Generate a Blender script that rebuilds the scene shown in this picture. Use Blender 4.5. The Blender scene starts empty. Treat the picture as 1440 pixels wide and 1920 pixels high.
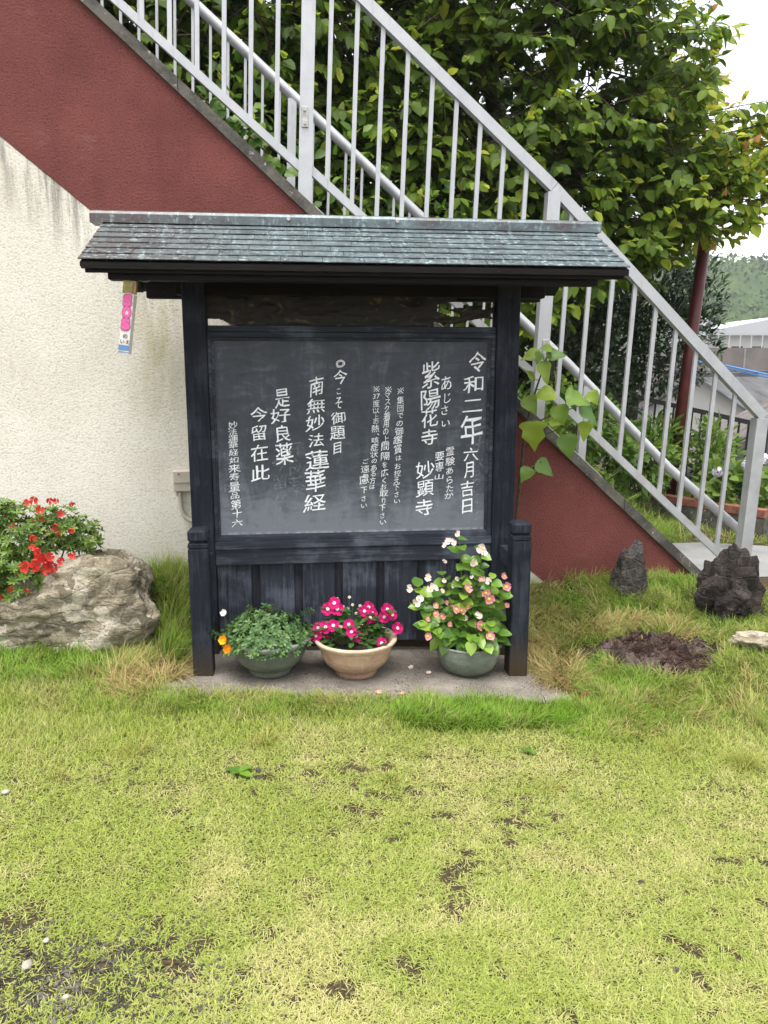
import bpy, bmesh, math, random
import numpy as np
from mathutils import Matrix, Vector, noise as mnoise

scene = bpy.context.scene
COL = scene.collection
R = math.radians
rng = np.random.default_rng(7)
random.seed(7)

# ------------------------------------------------------------------ camera
FPX, PITCH, YAW, EYE = 1440.0, R(10.4), R(6.3), 1.5
cam_data = bpy.data.cameras.new('camera')
cam = bpy.data.objects.new('camera', cam_data)
COL.objects.link(cam)
cam_data.sensor_fit = 'VERTICAL'
cam_data.sensor_height = 24.0
cam_data.lens = FPX / 1920 * 24.0
cam_data.clip_start = 0.05
cam_data.clip_end = 3000
cam.location = (0, 0, EYE)
cam.rotation_euler = (R(90) - PITCH, 0, -YAW)
scene.camera = cam

# ------------------------------------------------------------------ light
SUN_EL, SUN_AZ = R(78), R(205)          # azimuth clockwise from +Y
world = bpy.data.worlds.new('World')
scene.world = world
world.use_nodes = True
wn = world.node_tree
wn.nodes.clear()
w_out = wn.nodes.new('ShaderNodeOutputWorld')
w_bg = wn.nodes.new('ShaderNodeBackground')
w_hs = wn.nodes.new('ShaderNodeHueSaturation')
w_sky = wn.nodes.new('ShaderNodeTexSky')
w_sky.sky_type = 'NISHITA'
w_sky.sun_disc = False
w_sky.sun_elevation = SUN_EL
w_sky.sun_rotation = SUN_AZ
w_sky.air_density = 1.0
w_sky.dust_density = 1.0
w_sky.ozone_density = 1.0
w_hs.inputs['Saturation'].default_value = 0.16      # overcast: a white, even sky
w_bg.inputs['Strength'].default_value = 0.09
wn.links.new(w_sky.outputs[0], w_hs.inputs['Color'])
wn.links.new(w_hs.outputs[0], w_bg.inputs['Color'])
wn.links.new(w_bg.outputs[0], w_out.inputs['Surface'])

sun_data = bpy.data.lights.new('sun', 'SUN')
sun = bpy.data.objects.new('sun', sun_data)
COL.objects.link(sun)
sun_data.energy = 1.5
sun_data.angle = R(50)
sun_data.color = (1.0, 0.97, 0.92)
sd = Vector((math.sin(SUN_AZ) * math.cos(SUN_EL), math.cos(SUN_AZ) * math.cos(SUN_EL), math.sin(SUN_EL)))
sun.rotation_euler = sd.to_track_quat('Z', 'Y').to_euler()
sun.location = sd * 20

vs = scene.view_settings
vs.view_transform = 'Standard'
vs.look = 'None'
vs.exposure = 2.18
vs.gamma = 1.0
vs.use_curve_mapping = False
scene.cycles.use_denoising = True
scene.cycles.max_bounces = 8
scene.cycles.transparent_max_bounces = 8
scene.cycles.sample_clamp_indirect = 10

# ------------------------------------------------------------------ helpers
def at(x, y, Yp):
    """photo pixel -> point on the vertical plane Y = Yp (metres)"""
    dx, dy = (x - 720) / FPX, (y - 960) / FPX
    c, s, cp, sp = math.cos(PITCH), math.sin(PITCH), math.cos(YAW), math.sin(YAW)
    f, u = c - dy * s, -s - dy * c
    d = (dx * cp + f * sp, -dx * sp + f * cp, u)
    t = Yp / d[1]
    return Vector((d[0] * t, Yp, EYE + d[2] * t))

def on(x, y, z=0.0):
    """photo pixel -> point on the level z"""
    a = at(x, y, 1.0) - Vector((0, 0, EYE))
    t = (z - EYE) / a.z
    return Vector((a.x * t, t, z))

def sstep(a, b, x):
    t = np.clip((np.asarray(x, float) - a) / (b - a), 0, 1)
    return t * t * (3 - 2 * t)

_lat = np.random.default_rng(3).random((256, 256))
def vnoise(x, y):
    x = np.asarray(x, float); y = np.asarray(y, float)
    xi = np.floor(x).astype(int); yi = np.floor(y).astype(int)
    fx = x - xi; fy = y - yi
    fx = fx * fx * (3 - 2 * fx); fy = fy * fy * (3 - 2 * fy)
    g = lambda a, b: _lat[a & 255, b & 255]
    return (g(xi, yi) * (1 - fx) * (1 - fy) + g(xi + 1, yi) * fx * (1 - fy)
            + g(xi, yi + 1) * (1 - fx) * fy + g(xi + 1, yi + 1) * fx * fy)
def fnoise(x, y, o=3):
    s, a, t = 0, 1.0, 0
    for k in range(o):
        s = s + a * vnoise(np.asarray(x) * 2 ** k + 17 * k, np.asarray(y) * 2 ** k + 31 * k); t += a; a *= .5
    return s / t

def tag(o, label=None, cat=None, group=None, kind=None):
    if label: o['label'] = label
    if cat: o['category'] = cat
    if group: o['group'] = group
    if kind: o['kind'] = kind
    return o

def wmat(o):
    m = o.matrix_basis.copy()
    if o.parent is not None:
        m = wmat(o.parent) @ o.matrix_parent_inverse @ m
    return m

def adopt(o, parent):
    if parent is not None:
        o.parent = parent
        o.matrix_parent_inverse = wmat(parent).inverted()
    return o

def empty(name, loc, label=None, cat=None, group=None):
    o = bpy.data.objects.new(name, None)
    o.empty_display_size = .1
    o.location = loc
    COL.objects.link(o)
    return tag(o, label, cat, group)

def link(name, mesh, mat, parent=None, matrix=None):
    o = bpy.data.objects.new(name, mesh)
    if mat is not None and len(mesh.materials) == 0:
        for m in (mat if isinstance(mat, (list, tuple)) else [mat]):
            mesh.materials.append(m)
    if matrix is not None:
        o.matrix_basis = matrix
    COL.objects.link(o)
    return adopt(o, parent)

class MB:
    """collects shapes; build() links them as ONE mesh object"""
    def __init__(s): s.v = []; s.f = []; s.m = []
    def add(s, vs_, fs, mi=0):
        b = len(s.v); s.v += [tuple(p) for p in vs_]
        for f in fs: s.f.append([b + i for i in f]); s.m.append(mi)
        return s
    def box(s, x0, x1, y0, y1, z0, z1, mi=0, ch=0.0):
        if ch <= 0:
            v = [(x, y, z) for z in (z0, z1) for y in (y0, y1) for x in (x0, x1)]
            return s.add(v, [(0, 2, 3, 1), (4, 5, 7, 6), (0, 1, 5, 4), (2, 6, 7, 3), (0, 4, 6, 2), (1, 3, 7, 5)], mi)
        bm = bmesh.new()
        bmesh.ops.create_cube(bm, size=1)
        for q in bm.verts:
            q.co = ((x0 + x1) / 2 + q.co.x * (x1 - x0), (y0 + y1) / 2 + q.co.y * (y1 - y0), (z0 + z1) / 2 + q.co.z * (z1 - z0))
        bmesh.ops.bevel(bm, geom=bm.edges[:], offset=ch, segments=1, affect='EDGES')
        bm.verts.index_update()
        s.add([q.co for q in bm.verts], [[q.index for q in f.verts] for f in bm.faces], mi)
        bm.free(); return s
    def prism(s, poly, axis, a, b, mi=0):
        """poly in the two other axes, extruded along axis from a to b"""
        n = len(poly)
        def p(u, w, t):
            return {'x': (t, u, w), 'y': (u, t, w), 'z': (u, w, t)}[axis]
        v = [p(u, w, a) for u, w in poly] + [p(u, w, b) for u, w in poly]
        fs = [list(range(n)), list(range(2 * n - 1, n - 1, -1))]
        fs += [(i, n + i, n + (i + 1) % n, (i + 1) % n) for i in range(n)]
        return s.add(v, fs, mi)
    def bar(s, p, q, w, d, mi=0, side=Vector((0, 1, 0))):
        """square bar from p to q, w across, d along side"""
        p, q = Vector(p), Vector(q); ax = (q - p).normalized()
        k = side.normalized(); n = ax.cross(k).normalized(); k = n.cross(ax).normalized()
        v = []
        for c in (p, q):
            for a, b in ((-1, -1), (1, -1), (1, 1), (-1, 1)):
                v.append(c + n * a * w / 2 + k * b * d / 2)
        return s.add(v, [(0, 1, 2, 3), (7, 6, 5, 4), (0, 4, 5, 1), (1, 5, 6, 2), (2, 6, 7, 3), (3, 7, 4, 0)], mi)
    def tube(s, pts, rad, n=8, mi=0, cap=True):
        pts = [Vector(p) for p in pts]
        if not isinstance(rad, (list, tuple)): rad = [rad] * len(pts)
        v = []; prev = None
        for i, p in enumerate(pts):
            t = (pts[min(i + 1, len(pts) - 1)] - pts[max(i - 1, 0)]).normalized()
            if prev is None:
                prev = t.orthogonal().normalized()
            u = (prev - t * prev.dot(t)).normalized(); prev = u; w = t.cross(u)
            for k in range(n):
                a = 2 * math.pi * k / n
                v.append(p + (u * math.cos(a) + w * math.sin(a)) * rad[i])
        fs = [(i * n + k, i * n + (k + 1) % n, (i + 1) * n + (k + 1) % n, (i + 1) * n + k)
              for i in range(len(pts) - 1) for k in range(n)]
        if cap:
            fs += [list(range(n))[::-1], list(range((len(pts) - 1) * n, len(pts) * n))]
        return s.add(v, fs, mi)
    def lathe(s, prof, c, n=48, mi=0, wob=0.0):
        v = []
        for r, z in prof:
            for k in range(n):
                a = 2 * math.pi * k / n
                v.append((c[0] + r * math.cos(a), c[1] + r * math.sin(a), c[2] + z))
        fs = [(i * n + k, i * n + (k + 1) % n, (i + 1) * n + (k + 1) % n, (i + 1) * n + k)
              for i in range(len(prof) - 1) for k in range(n)]
        return s.add(v, fs, mi)
    def mesh(s, name, smooth=False):
        me = bpy.data.meshes.new(name)
        me.from_pydata(s.v, [], s.f)
        me.polygons.foreach_set('material_index', s.m)
        if smooth: me.polygons.foreach_set('use_smooth', [True] * len(s.f))
        me.update()
        return me
    def build(s, name, mat, parent=None, smooth=False):
        return link(name, s.mesh(name, smooth), mat, parent)
    def solo(s, name, mat, base, smooth=False):
        """a thing that is one mesh: origin at its base"""
        b = Vector(base)
        s.v = [tuple(Vector(p) - b) for p in s.v]
        o = link(name, s.mesh(name, smooth), mat); o.location = b
        return o

def np_mesh(name, V, T, tint=None, t=None, smooth=False):
    me = bpy.data.meshes.new(name)
    V = np.ascontiguousarray(V, np.float32); T = np.ascontiguousarray(T, np.int32)
    n = len(T)
    me.vertices.add(len(V)); me.vertices.foreach_set('co', V.ravel())
    me.loops.add(n * 3); me.loops.foreach_set('vertex_index', T.ravel())
    me.polygons.add(n)
    me.polygons.foreach_set('loop_start', np.arange(0, n * 3, 3, dtype=np.int32))
    me.polygons.foreach_set('loop_total', np.full(n, 3, np.int32))
    if smooth: me.polygons.foreach_set('use_smooth', np.ones(n, bool))
    for nm, arr in (('tint', tint), ('along', t)):
        if arr is not None:
            a = me.attributes.new(nm, 'FLOAT', 'POINT')
            a.data.foreach_set('value', np.ascontiguousarray(arr, np.float32))
    me.update(calc_edges=True)
    return me

# leaf templates: along +Y, unit length, folded at the midrib
def leaf_tpl(w, fold=.06, droop=.14, k1=.3, k2=.68, w2=.72):
    v = np.array([(0, 0, 0), (-w, k1, fold), (w, k1, fold), (-w * w2, k2, fold * .6 - droop * .4), (w * w2, k2, fold * .6 - droop * .4),
                  (0, 1, -droop), (0, k1, -.01), (0, k2, -droop * .45)], float)
    f = np.array([(0, 6, 1), (6, 7, 3), (6, 3, 1), (7, 5, 3), (0, 2, 6), (6, 2, 4), (6, 4, 7), (7, 4, 5)], int)
    return v, f
OVATE = leaf_tpl(.30, .07, .16, .32, .68, .8)
BROAD = leaf_tpl(.40, .05, .12, .28, .65, .78)
LANCE = leaf_tpl(.15, .04, .12, .35, .7, .8)
SPOON = leaf_tpl(.22, .04, .06, .45, .78, 1.0)

def leaf_grid(outline, nv=7, half=2, fold=.10, droop=.18, wave=.02, tip=0.0):
    """smooth curved leaf: outline = [(t, half width)], folded at the midrib, arched along its length"""
    ts = np.linspace(0, 1, nv); wd = np.interp(ts, [a for a, _ in outline], [b for _, b in outline])
    v = []; f = []; m = 2 * half + 1
    for i, (t, w) in enumerate(zip(ts, wd)):
        for k in range(-half, half + 1):
            u = k / half
            z = fold * abs(u) ** 1.4 * w / .4 - droop * t * t + wave * math.sin(t * 11 + u * 2) * abs(u)
            v.append((u * w, t - .05 * abs(u) * (w / .4), z))
    for i in range(nv - 1):
        for k in range(m - 1):
            a = i * m + k
            f += [(a, a + 1, a + m + 1), (a, a + m + 1, a + m)]
    return np.array(v, float), np.array(f, int)
def frames(D, N):
    D = D / (np.linalg.norm(D, axis=1, keepdims=True) + 1e-9)
    X = np.cross(D, N); X /= (np.linalg.norm(X, axis=1, keepdims=True) + 1e-9)
    Z = np.cross(X, D)
    return X, D, Z

def leaf_cloud(tpl, P, D, N, S, tint):
    tv, tf = tpl
    X, Yd, Z = frames(np.asarray(D, float), np.asarray(N, float))
    S = np.asarray(S)[:, None, None]
    V = np.asarray(P)[:, None, :] + S * (tv[None, :, 0:1] * X[:, None, :] + tv[None, :, 1:2] * Yd[:, None, :] + tv[None, :, 2:3] * Z[:, None, :])
    k = len(tv)
    T = (np.arange(len(P))[:, None, None] * k + tf[None]).reshape(-1, 3)
    return V.reshape(-1, 3), T, np.repeat(np.asarray(tint), k)

def leaf_matrix(p, d, n, s):
    d = Vector(d).normalized(); x = d.cross(Vector(n)).normalized(); z = x.cross(d)
    m = Matrix.Identity(4)
    for i in range(3):
        m[i][0], m[i][1], m[i][2], m[i][3] = x[i] * s, d[i] * s, z[i] * s, p[i]
    return m

def tpl_mesh(name, tpl, smooth=False):
    me = bpy.data.meshes.new(name)
    me.from_pydata([tuple(v) for v in tpl[0]], [], [tuple(int(i) for i in f) for f in tpl[1]])
    if smooth: me.polygons.foreach_set('use_smooth', [True] * len(me.polygons))
    me.update(); return me

def blades(P, L, W, az, lean, curl, tint, seed=0):
    """grass blades as one array: root points P, lengths, widths, azimuth and lean of each"""
    n = len(P)
    out = np.stack([np.cos(az), np.sin(az), np.zeros(n)], 1)
    side = np.stack([-np.sin(az), np.cos(az), np.zeros(n)], 1)
    tw = np.random.default_rng(seed).uniform(-1.2, 1.2, n)
    side = side * np.cos(tw)[:, None] + out * np.sin(tw)[:, None]
    up = np.array([[0, 0, 1.0]])
    def pt(t):
        a = lean + curl * t
        return P + (out * (np.sin(a) * L * t)[:, None] + up * (np.cos(a) * L * t)[:, None])
    m = pt(.5); e = pt(1.0)
    w = (side * (W / 2)[:, None])
    V = np.stack([P - w, P + w, m - w * .8, m + w * .8, e], 1).reshape(-1, 3)
    b = (np.arange(n) * 5)[:, None, None]
    T = (b + np.array([[0, 1, 3], [0, 3, 2], [2, 3, 4]])[None]).reshape(-1, 3)
    return V, T, np.repeat(tint, 5), np.tile(np.array([0, 0, .5, .5, 1.0]), n)

# ------------------------------------------------------------------ materials
class NT:
    def __init__(s, name, rough=.6, metal=0.0, spec=.5):
        s.mat = bpy.data.materials.new(name); s.mat.use_nodes = True
        s.t = s.mat.node_tree; s.b = s.t.nodes['Principled BSDF']; s.out = s.t.nodes['Material Output']
        s.b.inputs['Roughness'].default_value = rough
        s.b.inputs['Metallic'].default_value = metal
        s.b.inputs['Specular IOR Level'].default_value = spec
    def node(s, ty, **kw):
        n = s.t.nodes.new(ty)
        for k, v in kw.items(): setattr(n, k, v)
        return n
    def lk(s, a, b): s.t.links.new(a, b)
    def setin(s, sock, v):
        if hasattr(v, 'is_linked') or hasattr(v, 'links'): s.lk(v, sock)
        else: sock.default_value = v
    def pos(s, scale=(1, 1, 1), rot=(0, 0, 0), obj=False):
        g = s.node('ShaderNodeTexCoord').outputs['Object'] if obj else s.node('ShaderNodeNewGeometry').outputs['Position']
        m = s.node('ShaderNodeMapping'); m.inputs['Scale'].default_value = scale; m.inputs['Rotation'].default_value = rot
        s.lk(g, m.inputs['Vector']); return m.outputs[0]
    def noise(s, vec, sc, det=4, ro=.55, dist=0.0):
        n = s.node('ShaderNodeTexNoise'); n.inputs['Scale'].default_value = sc; n.inputs['Detail'].default_value = det
        n.inputs['Roughness'].default_value = ro; n.inputs['Distortion'].default_value = dist
        s.lk(vec, n.inputs['Vector']); return n.outputs['Fac']
    def voro(s, vec, sc, feat='F1', out='Distance'):
        n = s.node('ShaderNodeTexVoronoi'); n.feature = feat; n.inputs['Scale'].default_value = sc
        s.lk(vec, n.inputs['Vector']); return n.outputs[out]
    def ramp(s, fac, stops, interp='LINEAR'):
        n = s.node('ShaderNodeValToRGB'); n.color_ramp.interpolation = interp
        els = n.color_ramp.elements
        while len(els) < len(stops): els.new(.5)
        for e, (p, c) in zip(els, stops):
            e.position = p; e.color = (c, c, c, 1) if isinstance(c, (int, float)) else (*c, 1)
        s.lk(fac, n.inputs[0]); return n.outputs[0]
    def mix(s, fac, a, b, mode='MIX'):
        n = s.node('ShaderNodeMix', data_type='RGBA', blend_type=mode)
        for sock, v in ((n.inputs[0], fac), (n.inputs[6], a), (n.inputs[7], b)):
            if isinstance(v, tuple): v = (*v, 1) if len(v) == 3 else v
            s.setin(sock, v)
        return n.outputs[2]
    def math(s, op, a, b=0.0, clamp=False):
        n = s.node('ShaderNodeMath', operation=op); n.use_clamp = clamp
        s.setin(n.inputs[0], a); s.setin(n.inputs[1], b); return n.outputs[0]
    def sep(s, vec):
        n = s.node('ShaderNodeSeparateXYZ'); s.lk(vec, n.inputs[0]); return n.outputs
    def attr(s, name):
        n = s.node('ShaderNodeAttribute'); n.attribute_name = name; return n.outputs['Fac']
    def rand(s): return s.node('ShaderNodeObjectInfo').outputs['Random']
    def color(s, v):
        if isinstance(v, tuple): v = (*v, 1)
        s.setin(s.b.inputs['Base Color'], v); s.col = v; return s
    def rough(s, v): s.setin(s.b.inputs['Roughness'], v); return s
    def bump(s, h, st=.5, d=.01, prev=None):
        n = s.node('ShaderNodeBump'); n.inputs['Strength'].default_value = st; n.inputs['Distance'].default_value = d
        s.lk(h, n.inputs['Height'])
        if prev is not None: s.lk(prev, n.inputs['Normal'])
        s.lk(n.outputs[0], s.b.inputs['Normal']); return n.outputs[0]
    def translucent(s, fac, tint=1.0):
        tr = s.node('ShaderNodeBsdfTranslucent'); mx = s.node('ShaderNodeMixShader')
        s.setin(tr.inputs['Color'], s.col)
        mx.inputs[0].default_value = fac
        s.lk(s.b.outputs[0], mx.inputs[1]); s.lk(tr.outputs[0], mx.inputs[2]); s.lk(mx.outputs[0], s.out.inputs['Surface'])
        return s

def plain(name, c, rough=.6, metal=0., var=.25, sc=30, bump=0.0, spec=.5):
    n = NT(name, rough, metal, spec); p = n.pos()
    f = n.noise(p, sc, 4)
    lo = tuple(x * (1 - var) for x in c); hi = tuple(min(1, x * (1 + var)) for x in c)
    n.color(n.ramp(f, [(.3, lo), (.7, hi)]))
    if bump: n.bump(f, bump, .01)
    return n.mat

MAT = {}
def m_stucco(name, base, dark, cream, bs=.75):
    n = NT(name, .92, spec=.15); p = n.pos()
    a = n.noise(p, 85, 4, .6); b = n.noise(p, 190, 3); big = n.noise(p, 2.2, 4, .6)
    streak = n.noise(n.pos((9, 9, .7)), 1.6, 4, .6)
    c = n.mix(n.ramp(big, [(.35, 0.), (.72, .75)]), base, dark)
    c = n.mix(n.ramp(streak, [(.55, 0.), (.8, .45)]), c, dark)
    pit = n.ramp(a, [(.28, .55), (.5, 0.)])
    c = n.mix(pit, c, tuple(x * .5 for x in dark))
    if not cream:
        c = n.mix(n.ramp(n.noise(n.pos((1, 1, 2.2)), 3.1, 6, .75), [(.60, 0.), (.74, .45)]), c, (.26, .12, .105))
        c = n.mix(n.ramp(n.noise(p, 150, 2), [(.60, 0.), (.70, .35)]), c, (.30, .13, .115))
    if cream:
        s = n.sep(p)
        # grey runs below the red band at the far left, yellow algae under the eave
        d = n.math('ADD', n.math('MULTIPLY', s[0], .827), s[2])                 # line of the band: z + .827 x
        near = n.math('MULTIPLY', n.ramp(n.math('SUBTRACT', 1.447, d), [(0., 1.), (.42, 0.)]), n.ramp(n.noise(n.pos((16, 16, 1.4)), 1.3, 5, .7), [(.45, 0.), (.62, 1.)]))
        near = n.math('MULTIPLY', near, n.ramp(n.math('MULTIPLY', s[0], -1.0), [(.3, 0.), (.9, 1.)]))
        c = n.mix(n.math('MULTIPLY', near, .8), c, (.13, .12, .10))
        gx = n.math('ABSOLUTE', n.math('SUBTRACT', s[0], -.80)); gx = n.ramp(gx, [(.03, 1.), (.22, 0.)])
        gz = n.math('ABSOLUTE', n.math('SUBTRACT', s[2], 1.62)); gz = n.ramp(gz, [(.05, 1.), (.6, 0.)])
        al = n.math('MULTIPLY', n.math('MULTIPLY', gx, gz), n.ramp(n.noise(n.pos((12, 12, 3)), 1.5, 4), [(.35, .2), (.6, 1.)]))
        c = n.mix(n.math('MULTIPLY', al, .5), c, (.33, .29, .11))
        lo = n.ramp(n.math('ADD', s[2], n.math('MULTIPLY', n.noise(p, 9, 4), .25)), [(.22, .55), (.55, 0.)])
        c = n.mix(lo, c, (.30, .28, .20))
    n.color(c)
    h = n.math('ADD', a, n.math('MULTIPLY', b, .35))
    n.bump(h, bs, .010)
    return n.mat
MAT['cream'] = m_stucco('cream_stucco', (.74, .705, .61), (.60, .56, .47), True, .4)
MAT['red'] = m_stucco('red_stucco', (.205, .066, .057), (.115, .038, .034), False, .9)

n = NT('coping_cement', .9); p = n.pos()
c = n.mix(n.ramp(n.noise(p, 7, 5, .7), [(.4, 0.), (.6, 1.)]), (.045, .042, .036), (.12, .11, .09))
c = n.mix(n.ramp(n.noise(p, 24, 4, .7), [(.62, 0.), (.68, .8)]), c, (.42, .40, .36))
n.color(c); n.bump(n.noise(p, 40, 4), .5, .006); MAT['coping'] = n.mat

n = NT('aluminium', .42, .45); p = n.pos()
f = n.noise(n.pos((3, 3, 3)), 3, 4, .6)
c = n.ramp(f, [(.3, (.39, .395, .405)), (.7, (.48, .485, .495))])
c = n.mix(n.ramp(n.noise(p, 30, 5, .7), [(.60, 0.), (.78, .3)]), c, (.30, .29, .28))
c = n.mix(n.ramp(n.noise(n.pos((14, 14, 2.2)), 2.4, 5, .7), [(.56, 0.), (.72, .45)]), c, (.20, .19, .17))
c = n.mix(n.ramp(n.noise(p, 11, 6, .8), [(.66, 0.), (.70, .6)]), c, (.16, .11, .07))
n.color(c); n.rough(n.ramp(f, [(.3, .35), (.7, .55)])); MAT['alu'] = n.mat
MAT['zinc'] = plain('zinc_plate', (.42, .41, .38), .5, .4)

def m_wood(name, a, b, axis, wear=.12, foot=False):
    n = NT(name, .78, spec=.16)
    sc = {'x': (1.2, 22, 22), 'z': (22, 22, 1.2)}[axis]
    g = n.noise(n.pos(sc), 3.2, 6, .68, .6); fine = n.noise(n.pos(tuple(k * 3 for k in sc)), 4, 4, .6)
    w = n.noise(n.pos(), 5, 4, .65)
    c = n.ramp(g, [(.3, a), (.7, b)])
    c = n.mix(n.ramp(n.math('MULTIPLY', w, n.math('ADD', g, .45)), [(.45, 0.), (.66, wear * 4)]), c, tuple(x * 2.4 + .012 for x in b))
    spl = n.ramp(n.voro(n.pos(), 42), [(.0, 1.), (.06, 1.), (.075, 0.)]); spl = n.math('MULTIPLY', spl, n.ramp(n.noise(n.pos(), 2.5, 2), [(.6, 0.), (.72, .5)]))
    c = n.mix(spl, c, (.45, .44, .42))
    if foot:
        z = n.sep(n.pos())[2]
        c = n.mix(n.ramp(n.math('ADD', z, n.math('MULTIPLY', g, .12)), [(.08, .8), (.26, 0.)]), c, (.05, .034, .016))
    n.color(c); n.bump(n.math('ADD', g, n.math('MULTIPLY', fine, .5)), .55, .004)
    n.rough(n.ramp(g, [(.3, .62), (.7, .82)]))
    return n.mat
MAT['wood_v'] = m_wood('black_stained_wood', (.006, .008, .013), (.016, .019, .027), 'z', foot=True)
MAT['wood_h'] = m_wood('black_stained_rail', (.016, .019, .027), (.037, .042, .054), 'x', .2)
MAT['plank'] = m_wood('black_stained_plank', (.016, .019, .027), (.037, .042, .054), 'z', .2)
MAT['batten'] = m_wood('black_stained_batten', (.011, .012, .017), (.026, .029, .037), 'z', .1)
MAT['rafter'] = m_wood('dark_rafter', (.005, .0045, .004), (.014, .011, .010), 'x', .03)

n = NT('gnarled_wood', .6); g = n.noise(n.pos((2, 8, 9)), 3.2, 6, .65, 1.5); k = n.noise(n.pos((4, 5, 7)), 2.1, 3, .5, 2.0)
c = n.ramp(g, [(.3, (.004, .0028, .002)), (.7, (.018, .010, .006))])
c = n.mix(n.ramp(k, [(.60, 0.), (.68, .9)]), c, (.10, .07, .03))
n.color(c); n.bump(g, .8, .012); MAT['gnarl'] = n.mat

def m_copper(name, ridge=False):
    n = NT(name, .42, .25); p = n.pos()
    r = n.rand(); s = n.sep(p)
    a = n.noise(n.pos((1, 2.2, 2.2)), 7, 6, .7, .5); b = n.noise(n.pos((6, 1.0, 1.0)), 5, 5, .7); e = n.noise(p, 46, 5, .72)
    c = n.mix(n.ramp(a, [(.34, 0.), (.66, 1.)]), (.034, .041, .044), (.115, .15, .16))
    br = n.ramp(n.math('ADD', n.math('MULTIPLY', s[0], -.55), n.math('MULTIPLY', a, .8)), [(.48, 0.), (.95, .75)])
    c = n.mix(br, c, (.075, .050, .042))
    c = n.mix(n.ramp(n.math('ADD', n.math('MULTIPLY', e, .65), n.math('MULTIPLY', b, .4)), [(.56, 0.), (.66, .75)]), c, (.42, .53, .54) if not ridge else (.26, .36, .34))
    if not ridge:
        c = n.mix(n.math('MULTIPLY', r, .35), c, (.16, .19, .20))
    else:
        c = n.mix(n.ramp(a, [(.25, .8), (.5, 0.)]), c, (.085, .055, .050))
    n.color(c); n.rough(n.ramp(e, [(.35, .22), (.65, .5)])); n.bump(n.noise(p, 18, 3), .25, .008)
    return n.mat
MAT['copper'] = m_copper('copper_tile')
MAT['ridge'] = m_copper('copper_ridge', True)
MAT['drip'] = plain('brown_copper_edge', (.016, .012, .011), .5, .3, .4, 12)

n = NT('chalkboard', .62, spec=.4); p = n.pos(); s = n.sep(p)
wipe = n.noise(n.pos((9, 1, 2.4), (0, .25, 0)), 1.4, 5, .62, .8); wipe2 = n.noise(n.pos((2.4, 1, 7), (0, -.4, 0)), 1.9, 5, .65, 1.6); fine = n.noise(n.pos((60, 1, 18)), 2.0, 3)
d = n.math('ADD', n.math('MULTIPLY', wipe, .55), n.math('MULTIPLY', wipe2, .55))
d = n.math('ADD', d, n.math('MULTIPLY', fine, .12))
low = n.ramp(s[2], [(.66, .50), (1.0, .08)])            # ramp positions are metres of height here
d = n.math('ADD', d, low)
c = n.ramp(d, [(.42, (.017, .022, .030)), (.72, (.050, .058, .074)), (1.0, (.15, .165, .19))])
dust = n.math('MULTIPLY', n.ramp(s[2], [(.655, 1.), (.680, 0.)]), n.ramp(n.noise(p, 30, 4), [(.4, 0.), (.6, .8)]))
c = n.mix(dust, c, (.5, .5, .52))
n.color(c); MAT['board'] = n.mat
n = NT('chalk', .95, spec=.1); f = n.noise(n.pos(), 160, 3, .7)
n.color(n.ramp(f, [(.28, (.45, .47, .50)), (.46, (.86, .87, .90))])); MAT['chalk'] = n.mat
n = NT('wiped_chalk', .95, spec=.1); n.color((.34, .36, .40)); f = n.noise(n.pos(), 40, 4, .7)
tr = n.node('ShaderNodeBsdfTransparent'); mx = n.node('ShaderNodeMixShader')
n.lk(n.ramp(f, [(.35, .0), (.7, .42)]), mx.inputs[0]); n.lk(tr.outputs[0], mx.inputs[1]); n.lk(n.b.outputs[0], mx.inputs[2]); n.lk(mx.outputs[0], n.out.inputs['Surface'])
MAT['ghost'] = n.mat

n = NT('concrete_pad', .9); p = n.pos(); a = n.noise(p, 3.2, 5, .65); e = n.noise(p, 160, 3, .7); sp = n.voro(p, 110)
c = n.ramp(a, [(.36, (.035, .025, .017)), (.47, (.085, .066, .048)), (.56, (.15, .125, .10)), (.70, (.24, .215, .185))])
c = n.mix(n.ramp(e, [(.4, 0.), (.7, .6)]), c, (.42, .39, .34)); c = n.mix(n.ramp(sp, [(.05, .5), (.2, 0.)]), c, (.07, .055, .045))
n.color(c); n.bump(n.math('ADD', e, a), .6, .006); MAT['pad'] = n.mat
n = NT('walk_concrete', .9); p = n.pos(); a = n.noise(p, 2.5, 5, .65); e = n.noise(p, 90, 3, .7)
n.color(n.mix(n.ramp(e, [(.4, 0.), (.7, .5)]), n.ramp(a, [(.3, (.13, .13, .13)), (.7, (.25, .25, .245))]), (.16, .16, .155))); n.bump(e, .4, .005); MAT['walk'] = n.mat

n = NT('lawn_soil', 1.0, spec=.1); p = n.pos(); a = n.noise(p, 4, 5, .6); e = n.noise(p, 60, 5, .7); g = n.noise(p, 9, 4)
c = n.ramp(e, [(.3, (.016, .012, .009)), (.5, (.055, .040, .024)), (.75, (.13, .10, .055))])
c = n.mix(n.ramp(a, [(.35, 0.), (.65, .6)]), c, (.035, .034, .014))
n.color(c); n.bump(e, .8, .012); MAT['soil'] = n.mat

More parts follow.
